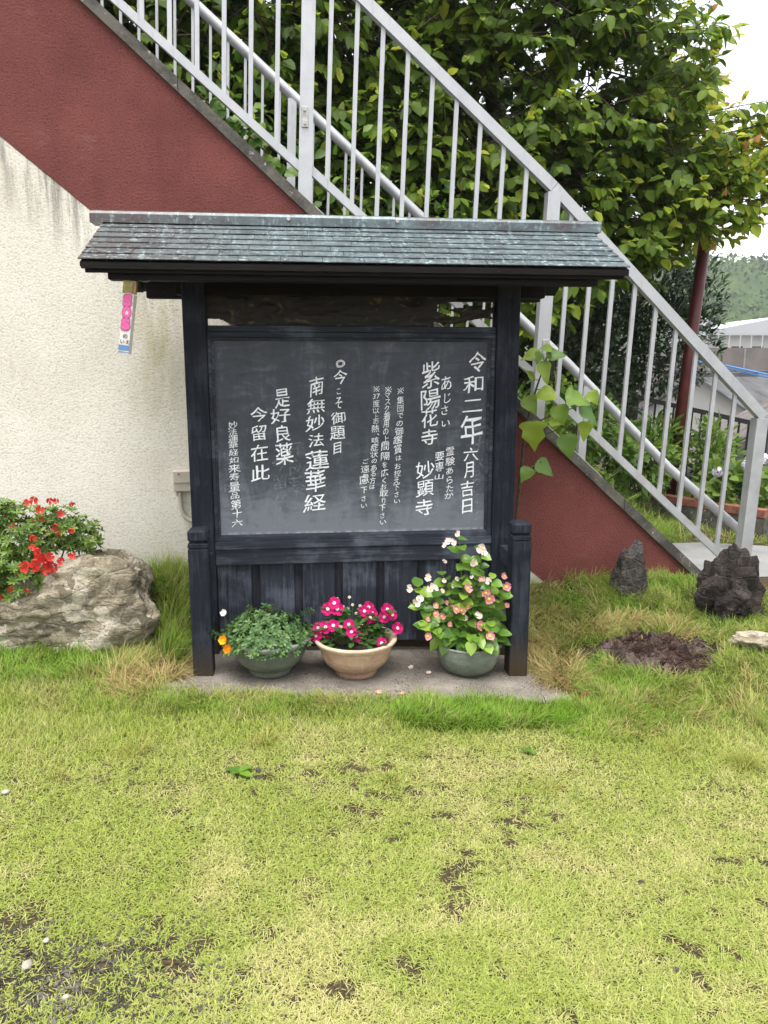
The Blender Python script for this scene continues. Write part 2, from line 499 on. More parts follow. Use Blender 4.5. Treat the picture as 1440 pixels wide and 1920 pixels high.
def m_grass(name, g0, g1, s0, s1, tr=.35):
    n = NT(name, .62, spec=.25); t = n.attr('tint'); al = n.attr('along')
    base = n.mix(n.ramp(t, [(0., 0.), (.45, .35), (.6, .75), (1., 1.)]), n.mix(al, g0, g1), n.mix(al, s0, s1))
    n.color(base); n.translucent(tr); return n.mat
MAT['turf'] = m_grass('turf_blade', (.19, .24, .042), (.45, .55, .105), (.40, .36, .14), (.70, .655, .32))
MAT['grass'] = m_grass('long_grass_blade', (.035, .080, .007), (.22, .40, .032), (.20, .14, .055), (.60, .48, .21))
MAT['tuft'] = m_grass('yellow_tuft_blade', (.10, .15, .02), (.34, .38, .05), (.30, .24, .07), (.50, .42, .14))

def m_leaf(name, stops, tr=.3, use_rand=False, rough=.45, spec=.4):
    n = NT(name, rough, spec=spec); f = n.rand() if use_rand else n.attr('tint')
    n.color(n.ramp(f, stops)); n.translucent(tr); return n.mat
TREE_STOPS = [(0., (.028, .055, .007)), (.35, (.072, .13, .013)), (.70, (.18, .28, .025)), (.92, (.44, .48, .05)), (1., (.45, .19, .08))]
MAT['leaf'] = m_leaf('tree_leaf', TREE_STOPS, .5, rough=.5, spec=.25)
MAT['leaf_r'] = m_leaf('tree_leaf_single', TREE_STOPS, .5, True, .5, .25)
MAT['dark_leaf'] = m_leaf('evergreen_leaf', [(0., (.012, .026, .009)), (1., (.045, .075, .022))], .22)
MAT['conifer'] = m_leaf('conifer_spray', [(0., (.012, .028, .012)), (1., (.045, .085, .028))], .15)
MAT['lush'] = m_leaf('lush_leaf', [(0., (.04, .10, .012)), (.6, (.11, .21, .025)), (1., (.26, .36, .05))], .4)
MAT['lush_r'] = m_leaf('lush_leaf_single', [(0., (.07, .16, .02)), (.6, (.14, .26, .03)), (1., (.27, .38, .05))], .42, True)
MAT['sap_r'] = m_leaf('sapling_leaf', [(0., (.09, .18, .045)), (.4, (.18, .31, .05)), (1., (.36, .48, .045))], .4, True)
MAT['begonia'] = m_leaf('begonia_leaf', [(0., (.07, .17, .025)), (.6, (.15, .29, .04)), (1., (.28, .42, .06))], .3, True, .28, .5)
MAT['vinca'] = m_leaf('vinca_leaf', [(0., (.025, .075, .015)), (1., (.07, .16, .03))], .25, True, .35, .5)
MAT['purslane'] = m_leaf('purslane_leaf', [(0., (.035, .085, .022)), (.6, (.09, .18, .05)), (1., (.19, .29, .09))], .25)
MAT['azalea'] = m_leaf('azalea_leaf', [(0., (.04, .085, .014)), (.6, (.11, .19, .026)), (1., (.24, .32, .045))], .25)
MAT['hydrangea'] = m_leaf('hydrangea_leaf', [(0., (.06, .13, .02)), (1., (.22, .32, .05))], .35)
MAT['stem'] = plain('green_stem', (.09, .13, .03), .6)
MAT['bark'] = plain('bark', (.045, .035, .027), .9, 0, .5, 25, .8)
MAT['twig'] = plain('brown_twig', (.07, .045, .03), .85, 0, .4, 40, .4)

def m_petal(name, c, tr=.3, var=.15):
    n = NT(name, .6, spec=.2); lo = tuple(x * (1 - var) for x in c); hi = tuple(min(1, x * (1 + var)) for x in c)
    n.color(n.ramp(n.rand(), [(0, lo), (1, hi)])); n.translucent(tr); return n.mat
MAT['magenta'] = m_petal('magenta_petal', (.50, .006, .13), .2)
MAT['white_petal'] = m_petal('white_petal', (.85, .82, .80), .3, .05)
MAT['pink'] = m_petal('pink_petal', (.80, .34, .37), .3, .25)
MAT['blush'] = m_petal('blush_petal', (.88, .74, .72), .3, .08)
MAT['orange'] = m_petal('orange_petal', (.95, .36, .01), .2)
MAT['salmon'] = m_petal('azalea_petal', (.70, .070, .055), .25, .2)
MAT['yellow'] = m_petal('yellow_stamen', (.85, .62, .06), .1)
MAT['rust'] = m_petal('rusty_petal', (.22, .06, .02), .1, .3)
MAT['lilac'] = m_petal('hydrangea_petal', (.66, .62, .70), .3, .1)

def m_pot(name, a, b, streak):
    n = NT(name, .75, spec=.3); p = n.pos(); f = n.noise(n.pos((2, 2, 5)), 5, 5, .65); e = n.noise(p, 80, 3)
    z = n.sep(n.pos(obj=True))[2]
    c = n.ramp(f, [(.3, a), (.7, b)])
    c = n.mix(n.ramp(n.math('ADD', z, n.math('MULTIPLY', f, .08)), [(.03, .75), (.16, 0.)]), c, streak)
    c = n.mix(n.ramp(e, [(.55, 0.), (.7, .3)]), c, tuple(min(1, x * 1.5) for x in b))
    n.color(c); n.bump(e, .25, .003); return n.mat
MAT['pot_green'] = m_pot('green_grey_plastic', (.085, .10, .075), (.15, .17, .13), (.07, .075, .05))
MAT['pot_terra'] = m_pot('faded_terracotta', (.32, .20, .125), (.50, .35, .24), (.17, .10, .06))
MAT['pot_bowl'] = m_pot('mossy_grey_bowl', (.10, .12, .09), (.19, .22, .17), (.08, .09, .06))
MAT['rim_green'] = plain('grey_green_rim', (.20, .22, .185), .7, 0, .25, 25)
MAT['rim_terra'] = plain('pale_terracotta_rim', (.56, .40, .29), .75, 0, .2, 25)
MAT['earth'] = plain('potting_soil', (.028, .02, .014), 1, 0, .5, 60, 1)

def m_rock(name, stops, mossy, strata=6.0):
    n = NT(name, .88, spec=.25); p = n.pos()
    a = n.noise(p, 7, 7, .72, .8); st = n.noise(n.pos((1.2, 1.2, strata), (0, .45, .2)), 4, 6, .7, 1.0); e = n.noise(p, 70, 5, .75)
    c = n.ramp(n.math('ADD', n.math('MULTIPLY', a, .5), n.math('MULTIPLY', st, .5)), stops)
    vm_ = n.node('ShaderNodeVectorMath', operation='ADD'); nz_ = n.node('ShaderNodeTexNoise'); nz_.inputs['Scale'].default_value = 11; nz_.inputs['Detail'].default_value = 4; vs_ = n.node('ShaderNodeVectorMath', operation='SCALE'); vs_.inputs[3].default_value = .22; n.lk(p, nz_.inputs['Vector']); n.lk(nz_.outputs['Color'], vs_.inputs[0]); n.lk(n.pos((1, 1, 1.5), (.2, .5, .1)), vm_.inputs[0]); n.lk(vs_.outputs[0], vm_.inputs[1]); cellc = n.sep(n.voro(vm_.outputs[0], 9.5, 'F1', 'Color'))[0]; c = n.mix(n.ramp(cellc, [(.0, .0), (.6, .0), (.8, .42)]), c, tuple(min(.8, x * 1.1) for x in stops[-1][1])); c = n.mix(n.ramp(cellc, [(.15, .5), (.3, 0.)]), c, stops[0][1])
    c = n.mix(n.ramp(n.noise(p, 4.5, 5, .7, 1.0), [(.52, 0.), (.62, mossy)]), c, (.12, .105, .045))
    c = n.mix(n.ramp(e, [(.30, .7), (.45, 0.)]), c, (.03, .026, .02))
    c = n.mix(n.ramp(n.noise(p, 26, 4, .7), [(.62, 0.), (.7, .55)]), c, tuple(min(.75, x * 1.5 + .08) for x in stops[-1][1]))
    n.color(c); h = n.math('ADD', n.math('MULTIPLY', st, .6), n.math('MULTIPLY', e, .6)); cr = n.ramp(n.voro(n.pos((1, 1, 1.6), (0, .5, 0)), 9, 'DISTANCE_TO_EDGE'), [(0., 0.), (.08, 1.)]); n.bump(n.math('ADD', n.math('ADD', h, a), n.math('MULTIPLY', cr, .25)), 1.0, .035)
    return n.mat
MAT['rock'] = m_rock('lichen_rock', [(.3, (.085, .072, .05)), (.44, (.26, .22, .15)), (.56, (.45, .39, .28)), (.70, (.72, .66, .54))], .4)
MAT['lava'] = m_rock('dark_lava_stone', [(.3, (.012, .009, .008)), (.5, (.036, .028, .025)), (.75, (.09, .072, .065))], .1, 2.5)
MAT['grey_stone'] = m_rock('grey_pillar_stone', [(.3, (.022, .020, .019)), (.5, (.058, .053, .050)), (.75, (.15, .14, .13))], .15, 2.0)
MAT['rotten'] = m_rock('rotten_wood', [(.3, (.012, .008, .007)), (.48, (.055, .028, .021)), (.60, (.12, .075, .058)), (.75, (.24, .19, .165))], .0, 3)
MAT['pebble'] = plain('pebble', (.34, .31, .26), .8, 0, .3, 40, .3)
MAT['gravel'] = m_rock('dark_gravel', [(.3, (.035, .031, .027)), (.5, (.10, .092, .08)), (.75, (.26, .24, .21))], 0., 1)
MAT['dead'] = plain('dead_leaf', (.16, .055, .025), .8, 0, .4, 40)

# ------------------------------------------------------------------ ground
WALL_Y = 4.65
def stair(x): return 2.447 - .888 * x                    # lower edge of the coping
def gz(x, y):
    """height of the ground sheet"""
    x = np.asarray(x, float); y = np.asarray(y, float)
    z = -.0455 * np.clip(x, -2.5, 1.25)
    z = z + .20 * sstep(3.95, 4.6, y) * (1 - .15 * sstep(1, 2, x))
    z = z + .10 * sstep(1.22, 1.75, x) * sstep(3.0, 3.7, y) * (1 - .55 * sstep(4.0, 4.6, y))
    z = z + .05 * sstep(-.62, -1.0, x) * sstep(3.2, 3.9, y)
    z = z + (fnoise(x * 2.2, y * 2.2, 3) - .5) * .035 * sstep(-.02, .1, np.abs(x - .33) - 1.0 + 2 * sstep(3.25, 3.05, y))
    # behind the wall: level landing at the right, bank climbing beside the stairs at the left
    b = np.clip(stair(x), .05, 4.6)
    bank = np.where(x < 2.75, b + .38 * sstep(6.0, 6.6, y) * sstep(2.75, 2.2, x), .05)
    bank = bank + (fnoise(x * 1.5, y * 1.5, 3) - .5) * .14
    back = np.where(y > 5.95, bank, np.minimum(b - .6, .02))
    k = sstep(4.66, 4.72, y)
    z = z * (1 - k) + back * k
    drop = sstep(8.9, 13.5, y + .35 * np.clip(x - 3, -20, 0))
    z = z * (1 - drop) + drop * (-4.5 - 1.5 * sstep(20, 50, y) + (fnoise(x * .06, y * .06, 2) - .5) * 1.2)
    return z

def axis_pts(lo, a, b, hi, st, ng):
    g = lambda L: np.cumsum(np.geomspace(st * 1.3, L, ng)) 
    left = a - np.cumsum(np.geomspace(st * 1.5, (a - lo) / 4, ng)); right = b + np.cumsum(np.geomspace(st * 1.5, (hi - b) / 4, ng))
    return np.concatenate([left[::-1], np.arange(a, b + st / 2, st), right])
gx = axis_pts(-900, -3.0, 5.5, 900, .05, 26); gy = axis_pts(-300, .6, 9.6, 1800, .05, 26)
GX, GY = np.meshgrid(gx, gy)
V = np.stack([GX, GY, gz(GX, GY)], -1).reshape(-1, 3)
nx, ny = len(gx), len(gy)
i0 = (np.arange(ny - 1)[:, None] * nx + np.arange(nx - 1)[None]).ravel()
T = np.concatenate([np.stack([i0, i0 + 1, i0 + nx + 1], 1), np.stack([i0, i0 + nx + 1, i0 + nx], 1)])
tag(link('ground', np_mesh('ground', V, T, smooth=True), MAT['soil']), kind='structure')

# concrete pad under the notice board (ragged edges, follows the fall of the lawn)
pad_pts = [(-.70, 3.45), (-.64, 3.40), (-.3, 3.37), (.1, 3.34), (.6, 3.31), (1.0, 3.27), (1.24, 3.26), (1.36, 3.30), (1.30, 3.42), (1.24, 3.6), (1.22, 4.35), (-.66, 4.35), (-.68, 3.7)]
mb = MB(); nn = len(pad_pts)
top = [(x, y, -.0455 * x + .012) for x, y in pad_pts]; bot = [(x, y, -.0455 * x - .12) for x, y in pad_pts]
mb.add(top + bot, [list(range(nn))] + [(i, nn + i, nn + (i + 1) % nn, (i + 1) % nn) for i in range(nn)])
tag(mb.build('concrete_pad', MAT['pad']), kind='structure')

# landing at the foot of the stairs
mb = MB()
mb.prism([(2.62, 4.9), (2.95, 4.25), (3.9, 4.0), (5.2, 4.6), (5.0, 5.4), (3.4, 6.05), (2.4, 6.05), (2.4, 4.9)], 'z', -.05, .065)
tag(mb.build('walkway', MAT['walk']), kind='structure')

# ------------------------------------------------------------------ stair wall
wall = empty('stucco_wall', (.5, WALL_Y + .1, 0), 'cream rendered stair wall with a dark red diagonal band and cement coping', 'wall')
def cl(x): return 1.447 - .827 * x                       # lower edge of the red band
Y0, Y1 = WALL_Y, WALL_Y + .22
xe = (stair(0) + .3) / .888
MB().prism([(-6, -.3), (1.447 / .827 + .36, -.3), (-6, cl(-6))], 'y', Y0, Y1 - .004).build('cream_face', MAT['cream'], wall)
MB().prism([(1.447 / .827 + .363, -.3), (xe, -.3), (-6, stair(-6)), (-6, cl(-6) + .002)], 'y', Y0 - .003, Y1 - .002).build('red_band', MAT['red'], wall)
def coping(x0, x1):
    o = .075
    MB().prism([(x0, stair(x0)), (x1, stair(x1)), (x1, stair(x1) + o), (x0, stair(x0) + o)], 'y', Y0 - .028, Y1 + .03).build('coping', MAT['coping'], wall)
for a, b in ((-6, -2.2), (-2.196, -.62), (-.616, .9), (.904, 2.05), (2.054, 2.64)): coping(a, b)
# white painted lip on the coping's upper edge, lower flight only
MB().prism([(.12, stair(.12) + .076), (1.93, stair(1.93) + .076), (1.93, stair(1.93) + .098), (.12, stair(.12) + .098)], 'y', Y0 + .05, Y0 + .075).build('edge_strip', MAT['alu'], wall)

# stairs behind the wall
st = empty('concrete_stairs', (2.6, 5.4, 0), 'concrete stairs climbing behind the red banded wall', 'stairs')
for k in range(24):
    x1 = 2.55 - k * .2
    zt = stair(x1) - .24
    MB().box(x1 - .2, x1, Y1 + .035, 5.92, zt - .5, zt).build('step', MAT['walk'], st)

# ------------------------------------------------------------------ near railing
LEAN = .04
rail = empty('stair_railing', (.06, 4.76, 2.4), 'silver aluminium railing with square balusters along the near side of the stairs', 'railing')
RY = 4.76
def topz(x): return 3.90 - .848 * x if x < 1.55 else 2.586 - .939 * (x - 1.55)
def botz(x):
    if x < .05: return 2.72 - .845 * x
    if x < 1.5: return 2.735 - .851 * (x - .03) 
    return 1.465 - .885 * (x - 1.5)
def seg(fn, x0, x1, w, d, name, y=RY, off=0.0, n=1):
    mb = MB(); mb.bar((x0, y, fn(x0 + 1e-4) + off), (x1, y, fn(x1 - 1e-4) + off), w, d)
    return mb.build(name, MAT['alu'], rail)
seg(topz, -2.6, .058, .062, .055, 'top_rail'); seg(topz, .062, 1.549, .062, .055, 'top_rail'); seg(topz, 1.551, 3.02, .062, .055, 'top_rail')
seg(botz, -2.6, .049, .045, .04, 'bottom_rail', off=-.03); seg(botz, .051, 1.499, .045, .04, 'bottom_rail', off=-.03); seg(botz, 1.501, 2.94, .045, .04, 'bottom_rail', off=-.03)
def rpost(xb, zb, zt, w=.078):
    mb = MB(); mb.bar((xb, RY, zb), (xb + LEAN * (zt - zb), RY, zt), w, .075)
    return mb.build('post', MAT['alu'], rail)
p1 = rpost(.055, 2.36, topz(.1) - .03)
rpost(1.49, 1.05, topz(1.55) - .03)
p3 = rpost(2.955, .0, topz(3.02) - .01)
rpost(-1.4, 3.68, topz(-1.33) - .03)
mb = MB(); mb.box(.05, .087, RY - .0465, RY - .0385, 2.865, 2.975, ch=.002); pl = mb.build('plate', MAT['zinc'], p1)
for z in (2.885, 2.955):
    MB().tube([(.068, RY - .047, z), (.068, RY - .056, z)], .0075, 10).build('bolt', MAT['zinc'], p1)
mb = MB(); mb.box(1.508, 1.545, RY - .0465, RY - .0385, 1.58, 1.69, ch=.002); mb.build('plate', MAT['zinc'], rail)
for k in range(-19, 17):
    xt = .522 + .1435 * k
    xb = xt - LEAN * 1.1
    if min(abs(xt - .1), abs(xt - 1.545), abs(xt - 3.0), abs(xt + 1.36)) < .045: continue
    MB().bar((xb, RY, botz(xb) - .02), (xt, RY, topz(xt) - .03), .025, .02).build('baluster', MAT['alu'], rail)

# far railing
frail = empty('stair_railing', (1.0, 5.86, 1.4), 'silver railing with a round tube handrail on the far side of the stairs', 'railing')
FY = 5.86
fp = [(-1.9, 5.03), (-.66, 3.965), (.917, 2.612), (1.68, 1.90), (2.08, 1.555), (2.95, .735), (3.60, .21)]
def fz(x): return float(np.interp(x, [a for a, _ in fp], [b for _, b in fp]))
MB().tube([(x, FY, z) for x, z in fp], .036, 14).build('handrail', MAT['alu'], frail, True)
for k in range(-14, 28):
    xt = .115 * k + .03
    if min(abs(xt + .0), abs(xt - 2.22)) < .05 or xt < -1.8: continue
    zb = max(stair(xt) - .35, .06)
    if fz(xt) - zb < .12 or xt > 1.45: continue
    MB().bar((xt - LEAN * (fz(xt) - zb), FY, zb), (xt, FY, fz(xt) - .02), .018, .018).build('baluster', MAT['alu'], frail)
for xt in (0.0, 2.235):
    zb = max(stair(xt) - .35, .0)
    MB().bar((xt - LEAN * (fz(xt) - zb), FY + .0, zb), (xt, FY, fz(xt) - .025), .06, .06).build('post', MAT['alu'], frail)
MB().bar((-1.9, FY, fz(-1.9) - .95), (2.6, FY, max(stair(2.6), .2) + .05), .035, .03).build('bottom_rail', MAT['alu'], frail)

# ------------------------------------------------------------------ notice board
NB = empty('notice_board', (.29, 3.95, 0), 'black stained wooden notice board with copper tiled roof and handwritten chalkboard', 'notice board')
PF = 3.92                                                # front of the main posts
for x0, x1 in ((-.552, -.442), (1.012, 1.13)):
    MB().box(x0, x1, PF, PF + .11, -.06, 1.945, ch=.004).build('post', MAT['wood_v'], NB)
for x0, x1, zb in ((-.535, -.440, .0), (1.043, 1.138, -.07)):
    mb = MB()
    y0, y1 = 3.62, 3.72
    for a, b, ins, ch in ((zb, .668, 0, .003), (.668, .674, .006, 0), (.674, .694, 0, .002), (.694, .700, .006, 0), (.700, .762, 0, .012)):
        mb.box(x0 + ins, x1 - ins, y0 + ins, y1 - ins, a, b, ch=ch)
    mb.build('front_post', MAT['wood_v'], NB)
    xm = (x0 + x1) / 2
    MB().box(xm - .033, xm + .033, 3.721, PF - .001, .50, .585, ch=.003).build('tie', MAT['wood_h'], NB)
    MB().box(xm - .03, xm + .03, 3.721, PF - .001, .16, .23, ch=.003).build('tie', MAT['wood_h'], NB)
XL, XR = -.4415, 1.0115
MB().box(XL, XR, 3.945, 4.0, 1.690, 1.721, ch=.003).build('head_rail', MAT['wood_h'], NB)
MB().box(XL, XR, 3.925, 4.0, .592, .634, ch=.003).build('sill_rail', MAT['wood_h'], NB)
MB().box(XL, XR, 3.938, 3.995, .507, .590, ch=.002).build('belt_board', MAT['wood_h'], NB)
# chalkboard and its mitred frame
board = MB().box(XL + .02, XR - .02, 3.962, 3.985, .655, 1.665).build('chalkboard', MAT['board'], NB)
fo = (XL + .002, XR - .002, .636, 1.688); fi = (XL + .030, XR - .036, .664, 1.648)
def mould(a, b, c, d):
    """one mitred piece: outer edge a-b, inner edge c-d, sloping inwards"""
    yo, yi, yb = 3.938, 3.950, 3.99
    P = lambda q, y: (q[0], y, q[1])
    mid = lambda q, r, t: (q[0] * (1 - t) + r[0] * t, q[1] * (1 - t) + r[1] * t)
    e, f = mid(a, c, .55), mid(b, d, .55); e2, f2 = mid(a, c, .62), mid(b, d, .62)
    v = [P(a, yo), P(b, yo), P(e, yo), P(f, yo), P(e2, yi), P(f2, yi), P(c, yi + .006), P(d, yi + .006), P(c, yb), P(d, yb), P(a, yb), P(b, yb)]
    MB().add(v, [(0, 1, 3, 2), (2, 3, 5, 4), (4, 5, 7, 6), (6, 7, 9, 8), (10, 11, 1, 0), (0, 2, 4, 6, 8, 10), (1, 11, 9, 7, 5, 3)]).build('frame', MAT['wood_h'], NB)
mould((fo[0], fo[2]), (fo[1], fo[2]), (fi[0], fi[2]), (fi[1], fi[2]))
mould((fo[1], fo[2]), (fo[1], fo[3]), (fi[1], fi[2]), (fi[1], fi[3]))
mould((fo[1], fo[3]), (fo[0], fo[3]), (fi[1], fi[3]), (fi[0], fi[3]))
mould((fo[0], fo[3]), (fo[0], fo[2]), (fi[0], fi[3]), (fi[0], fi[2]))
# skirt: planks with recessed battens between
x = XL + .003; k = 0
while x < XR - .02:
    w = .175 + .006 * math.sin(k * 2.3)
    x2 = min(x + w, XR - .003)
    MB().box(x, x2, 3.962 + .003 * (k % 2), 3.985, .052 + .004 * math.sin(k * 5), .515, ch=.002).build('plank', MAT['plank'], NB)
    if x2 + .05 < XR:
        MB().box(x2 - .004, x2 + .048, 3.984, 4.004, .044, .516).build('batten', MAT['batten'], NB)
    x = x2 + .044; k += 1
# beam through the post heads
MB().box(-.585, 1.262, 3.935, 4.015, 1.866, 1.936, ch=.004).build('beam', MAT['rafter'], NB)

# gnarled transom with holes, irregular lower edge
def transom():
    st = .006
    xs = np.arange(XL + .001, XR - .001, st); zs = np.arange(1.722, 1.866, st)
    nxx, nzz = len(xs), len(zs)
    keep = np.zeros((nxx, nzz), bool)
    for i, x in enumerate(xs):
        u = (x - XL) / (XR - XL)
        lowz = 1.750 + .018 * math.sin(u * 9 + .5) - .030 * u
        if u < .035: lowz = 1.757
        elif u < .10: lowz = 1.757 - (u - .035) * .55
        else: lowz = 1.70
        if u > .78: lowz = 1.752 - .014 * math.sin((u - .78) * 26)
        topz_ = 1.90
        if u > .86: topz_ = 1.845 - .02 * math.sin((u - .86) * 20)
        for j, z in enumerate(zs):
            s = z > lowz and z < topz_
            h = mnoise.noise(Vector((x * 7, 3.1, z * 16))) + .35 * mnoise.noise(Vector((x * 20, 8, z * 30)))
            if u > .74 and h > .30 - .12 * (u > .8): s = False
            if u > .79 and u < .88 and 1.775 < z < 1.815 and abs((z - 1.795) + (u - .83) * .5) < .016: s = False
            keep[i, j] = s
    mb = MB(); idx = {}
    def vert(i, j, side):
        key = (i, j, side)
        if key not in idx:
            x = xs[0] + (i - .5) * st; z = zs[0] + (j - .5) * st
            d = .018 * mnoise.noise(Vector((x * 6, side * 4.0, z * 15))) + .008 * mnoise.noise(Vector((x * 25, side * 4., z * 40)))
            jx = .002 * mnoise.noise(Vector((x * 90, 1, z * 90))); jz = .002 * mnoise.noise(Vector((x * 90, 5, z * 90)))
            idx[key] = len(mb.v); mb.v.append((x + jx, (3.955 if side == 0 else 4.0) + d, z + jz))
        return idx[key]
    def quad(*q): mb.f.append(list(q)); mb.m.append(0)
    for i in range(nxx):
        for j in range(nzz):
            if not keep[i, j]: continue
            a = [vert(i, j, 0), vert(i + 1, j, 0), vert(i + 1, j + 1, 0), vert(i, j + 1, 0)]
            b = [vert(i, j, 1), vert(i + 1, j, 1), vert(i + 1, j + 1, 1), vert(i, j + 1, 1)]
            quad(*a); quad(*b[::-1])
            for (di, dj), (p_, q_) in (((0, -1), (0, 1)), ((1, 0), (1, 2)), ((0, 1), (2, 3)), ((-1, 0), (3, 0))):
                ii, jj = i + di, j + dj
                if not (0 <= ii < nxx and 0 <= jj < nzz and keep[ii, jj]):
                    quad(a[q_], a[p_], b[p_], b[q_])
    return mb.build('transom', MAT['gnarl'], NB, True)
transom()

# roof
EY, EZ, RYd, RZ = 3.47, 1.957, 3.985, 2.203
X0, X1 = -.905, 1.505
sl = Vector((0, RYd - EY, RZ - EZ)); slen = sl.length; sl.normalize(); nrm = Vector((0, -sl.z, sl.y))
mb = MB()
for sgn in (1, -1):
    e = Vector((0, EY, EZ)); r = Vector((0, RYd, RZ)) 
    if sgn < 0: e = Vector((0, 2 * RYd - EY, EZ))
    a, b = e - Vector((0, 0, .008)), r - Vector((0, 0, .008)); dn = Vector((0, 0, -.018))
    v = [Vector((xx, q.y, q.z)) for xx in (X0 + .006, X1 - .006) for q in (a, b, b + dn, a + dn)]
    mb.add(v, [(0, 1, 2, 3), (7, 6, 5, 4), (0, 4, 5, 1), (1, 5, 6, 2), (2, 6, 7, 3), (3, 7, 4, 0)])
roof = mb.build('roof', MAT['rafter'], NB)
rows = 7; ex = (slen - .03) / rows
tile_len = {}
def tile_mesh(w):
    key = round(w, 3)
    if key in tile_len: return tile_len[key]
    h = ex + .016; t0 = .0045
    # local x across, y up the slope, z off the slope: butt end lifted, folded edge
    v = [(0, 0, .0082), (w, 0, .0082), (w, h, .001), (0, h, .001), (0, .003, .001), (w, .003, .001), (0, -.0015, .006), (w, -.0015, .006)]
    m = MB().add(v, [(0, 1, 2, 3), (6, 7, 1, 0), (4, 5, 7, 6), (0, 3, 4, 6), (1, 7, 5, 2), (3, 2, 5, 4)])
    me = m.mesh('copper_tile'); me.materials.append(MAT['copper']); tile_len[key] = me
    return me
trng = random.Random(5)
def tile_rows(front):
    for r_ in range(rows):
        x = X0; w0 = .182
        first = w0 * ((.62, .15, .85, .4, .95, .3, .7)[r_])
        xs = [X0]; x = X0 + first
        while x < X1 - .05: xs.append(x); x += w0
        xs.append(X1)
        for a, b in zip(xs, xs[1:]):
            w = b - a - .0022
            me = tile_mesh(w)
            o = Vector((a, EY, EZ)) + sl * (r_ * ex) + nrm * (.001 + trng.uniform(0, .0014))
            tw = trng.uniform(-.003, .003)
            m = Matrix(((1, 0, 0, o.x), (tw * sl.y, sl.y, nrm.y, o.y), (tw * sl.z, sl.z, nrm.z, o.z), (0, 0, 0, 1)))
            if not front:
                m = Matrix(((-1, 0, 0, X0 + X1 - o.x), (0, -sl.y, -nrm.y, 2 * RYd - o.y), (0, sl.z, nrm.z, o.z), (0, 0, 0, 1)))
            link('copper_tile', me, None, roof, m)
tile_rows(True)
MB().add([(X0, 2 * RYd - EY, EZ + .004), (X1, 2 * RYd - EY, EZ + .004), (X1, RYd, RZ + .004), (X0, RYd, RZ + .004)], [(0, 1, 2, 3)]).build('rear_sheet', MAT['copper'], roof)
# ridge cap: a folded copper box with rounded shoulders
prof = [(RYd - .055, RZ - .012), (RYd - .052, RZ + .028), (RYd - .045, RZ + .040), (RYd - .02, RZ + .048), (RYd + .02, RZ + .048), (RYd + .045, RZ + .040), (RYd + .052, RZ + .028), (RYd + .055, RZ - .012)]
MB().prism(prof, 'x', X0 - .055, .49).build('ridge_cap', MAT['ridge'], roof)
MB().prism([(a, b - .0015) for a, b in prof], 'x', .4915, X1 + .035).build('ridge_cap', MAT['ridge'], roof)
for x in (-.49, -.03, .5):
    MB().tube([(x, RYd - .052, RZ + .018), (x, RYd - .064, RZ + .018)], [.010, .008], 10).build('cap_nail', MAT['zinc'], roof)
# eave: drip edge, fascia, purlin, rafters
MB().box(X0 + .008, X1 - .004, EY + .004, EY + .022, EZ - .032, EZ - .0085, ch=.002).build('drip_edge', MAT['drip'], roof)
MB().box(X0 + .02, X1 - .02, EY + .0225, EY + .04, EZ - .046, EZ - .020).build('fascia', MAT['rafter'], roof)
MB().box(-.80, 1.375, EY + .05, EY + .125, 1.886, 1.948, ch=.003).build('purlin', MAT['rafter'], roof)
MB().box(-.80, 1.375, 2 * RYd - EY - .125, 2 * RYd - EY - .05, 1.886, 1.948, ch=.003).build('purlin', MAT['rafter'], roof)
MB().box(-.80, 1.375, RYd - .04, RYd + .04, 2.08, 2.16).build('ridge_beam', MAT['rafter'], roof)
for k in range(9):
    x = -.845 + k * .268
    mb = MB()
    for sgn in (1, -1):
        pa = Vector((x, RYd - sgn * (RYd - EY - .05), EZ - .022)); pb = Vector((x, RYd - sgn * .005, RZ - .045))
        mb.bar(pa, pb, .032, .04, side=Vector((1, 0, 0)))
    mb.build('rafter', MAT['rafter'], roof)
for x0, x1 in ((-.54, -.455), (1.03, 1.115)):            # cross arms carrying the purlins
    MB().box(x0, x1, EY + .126, 2 * RYd - EY - .126, 1.945, 1.985, ch=.003).build('cross_arm', MAT['rafter'], roof)
    MB().box(x0 + .01, x1 - .01, RYd - .04, RYd + .04, 1.996, 2.079).build('strut', MAT['rafter'], roof)

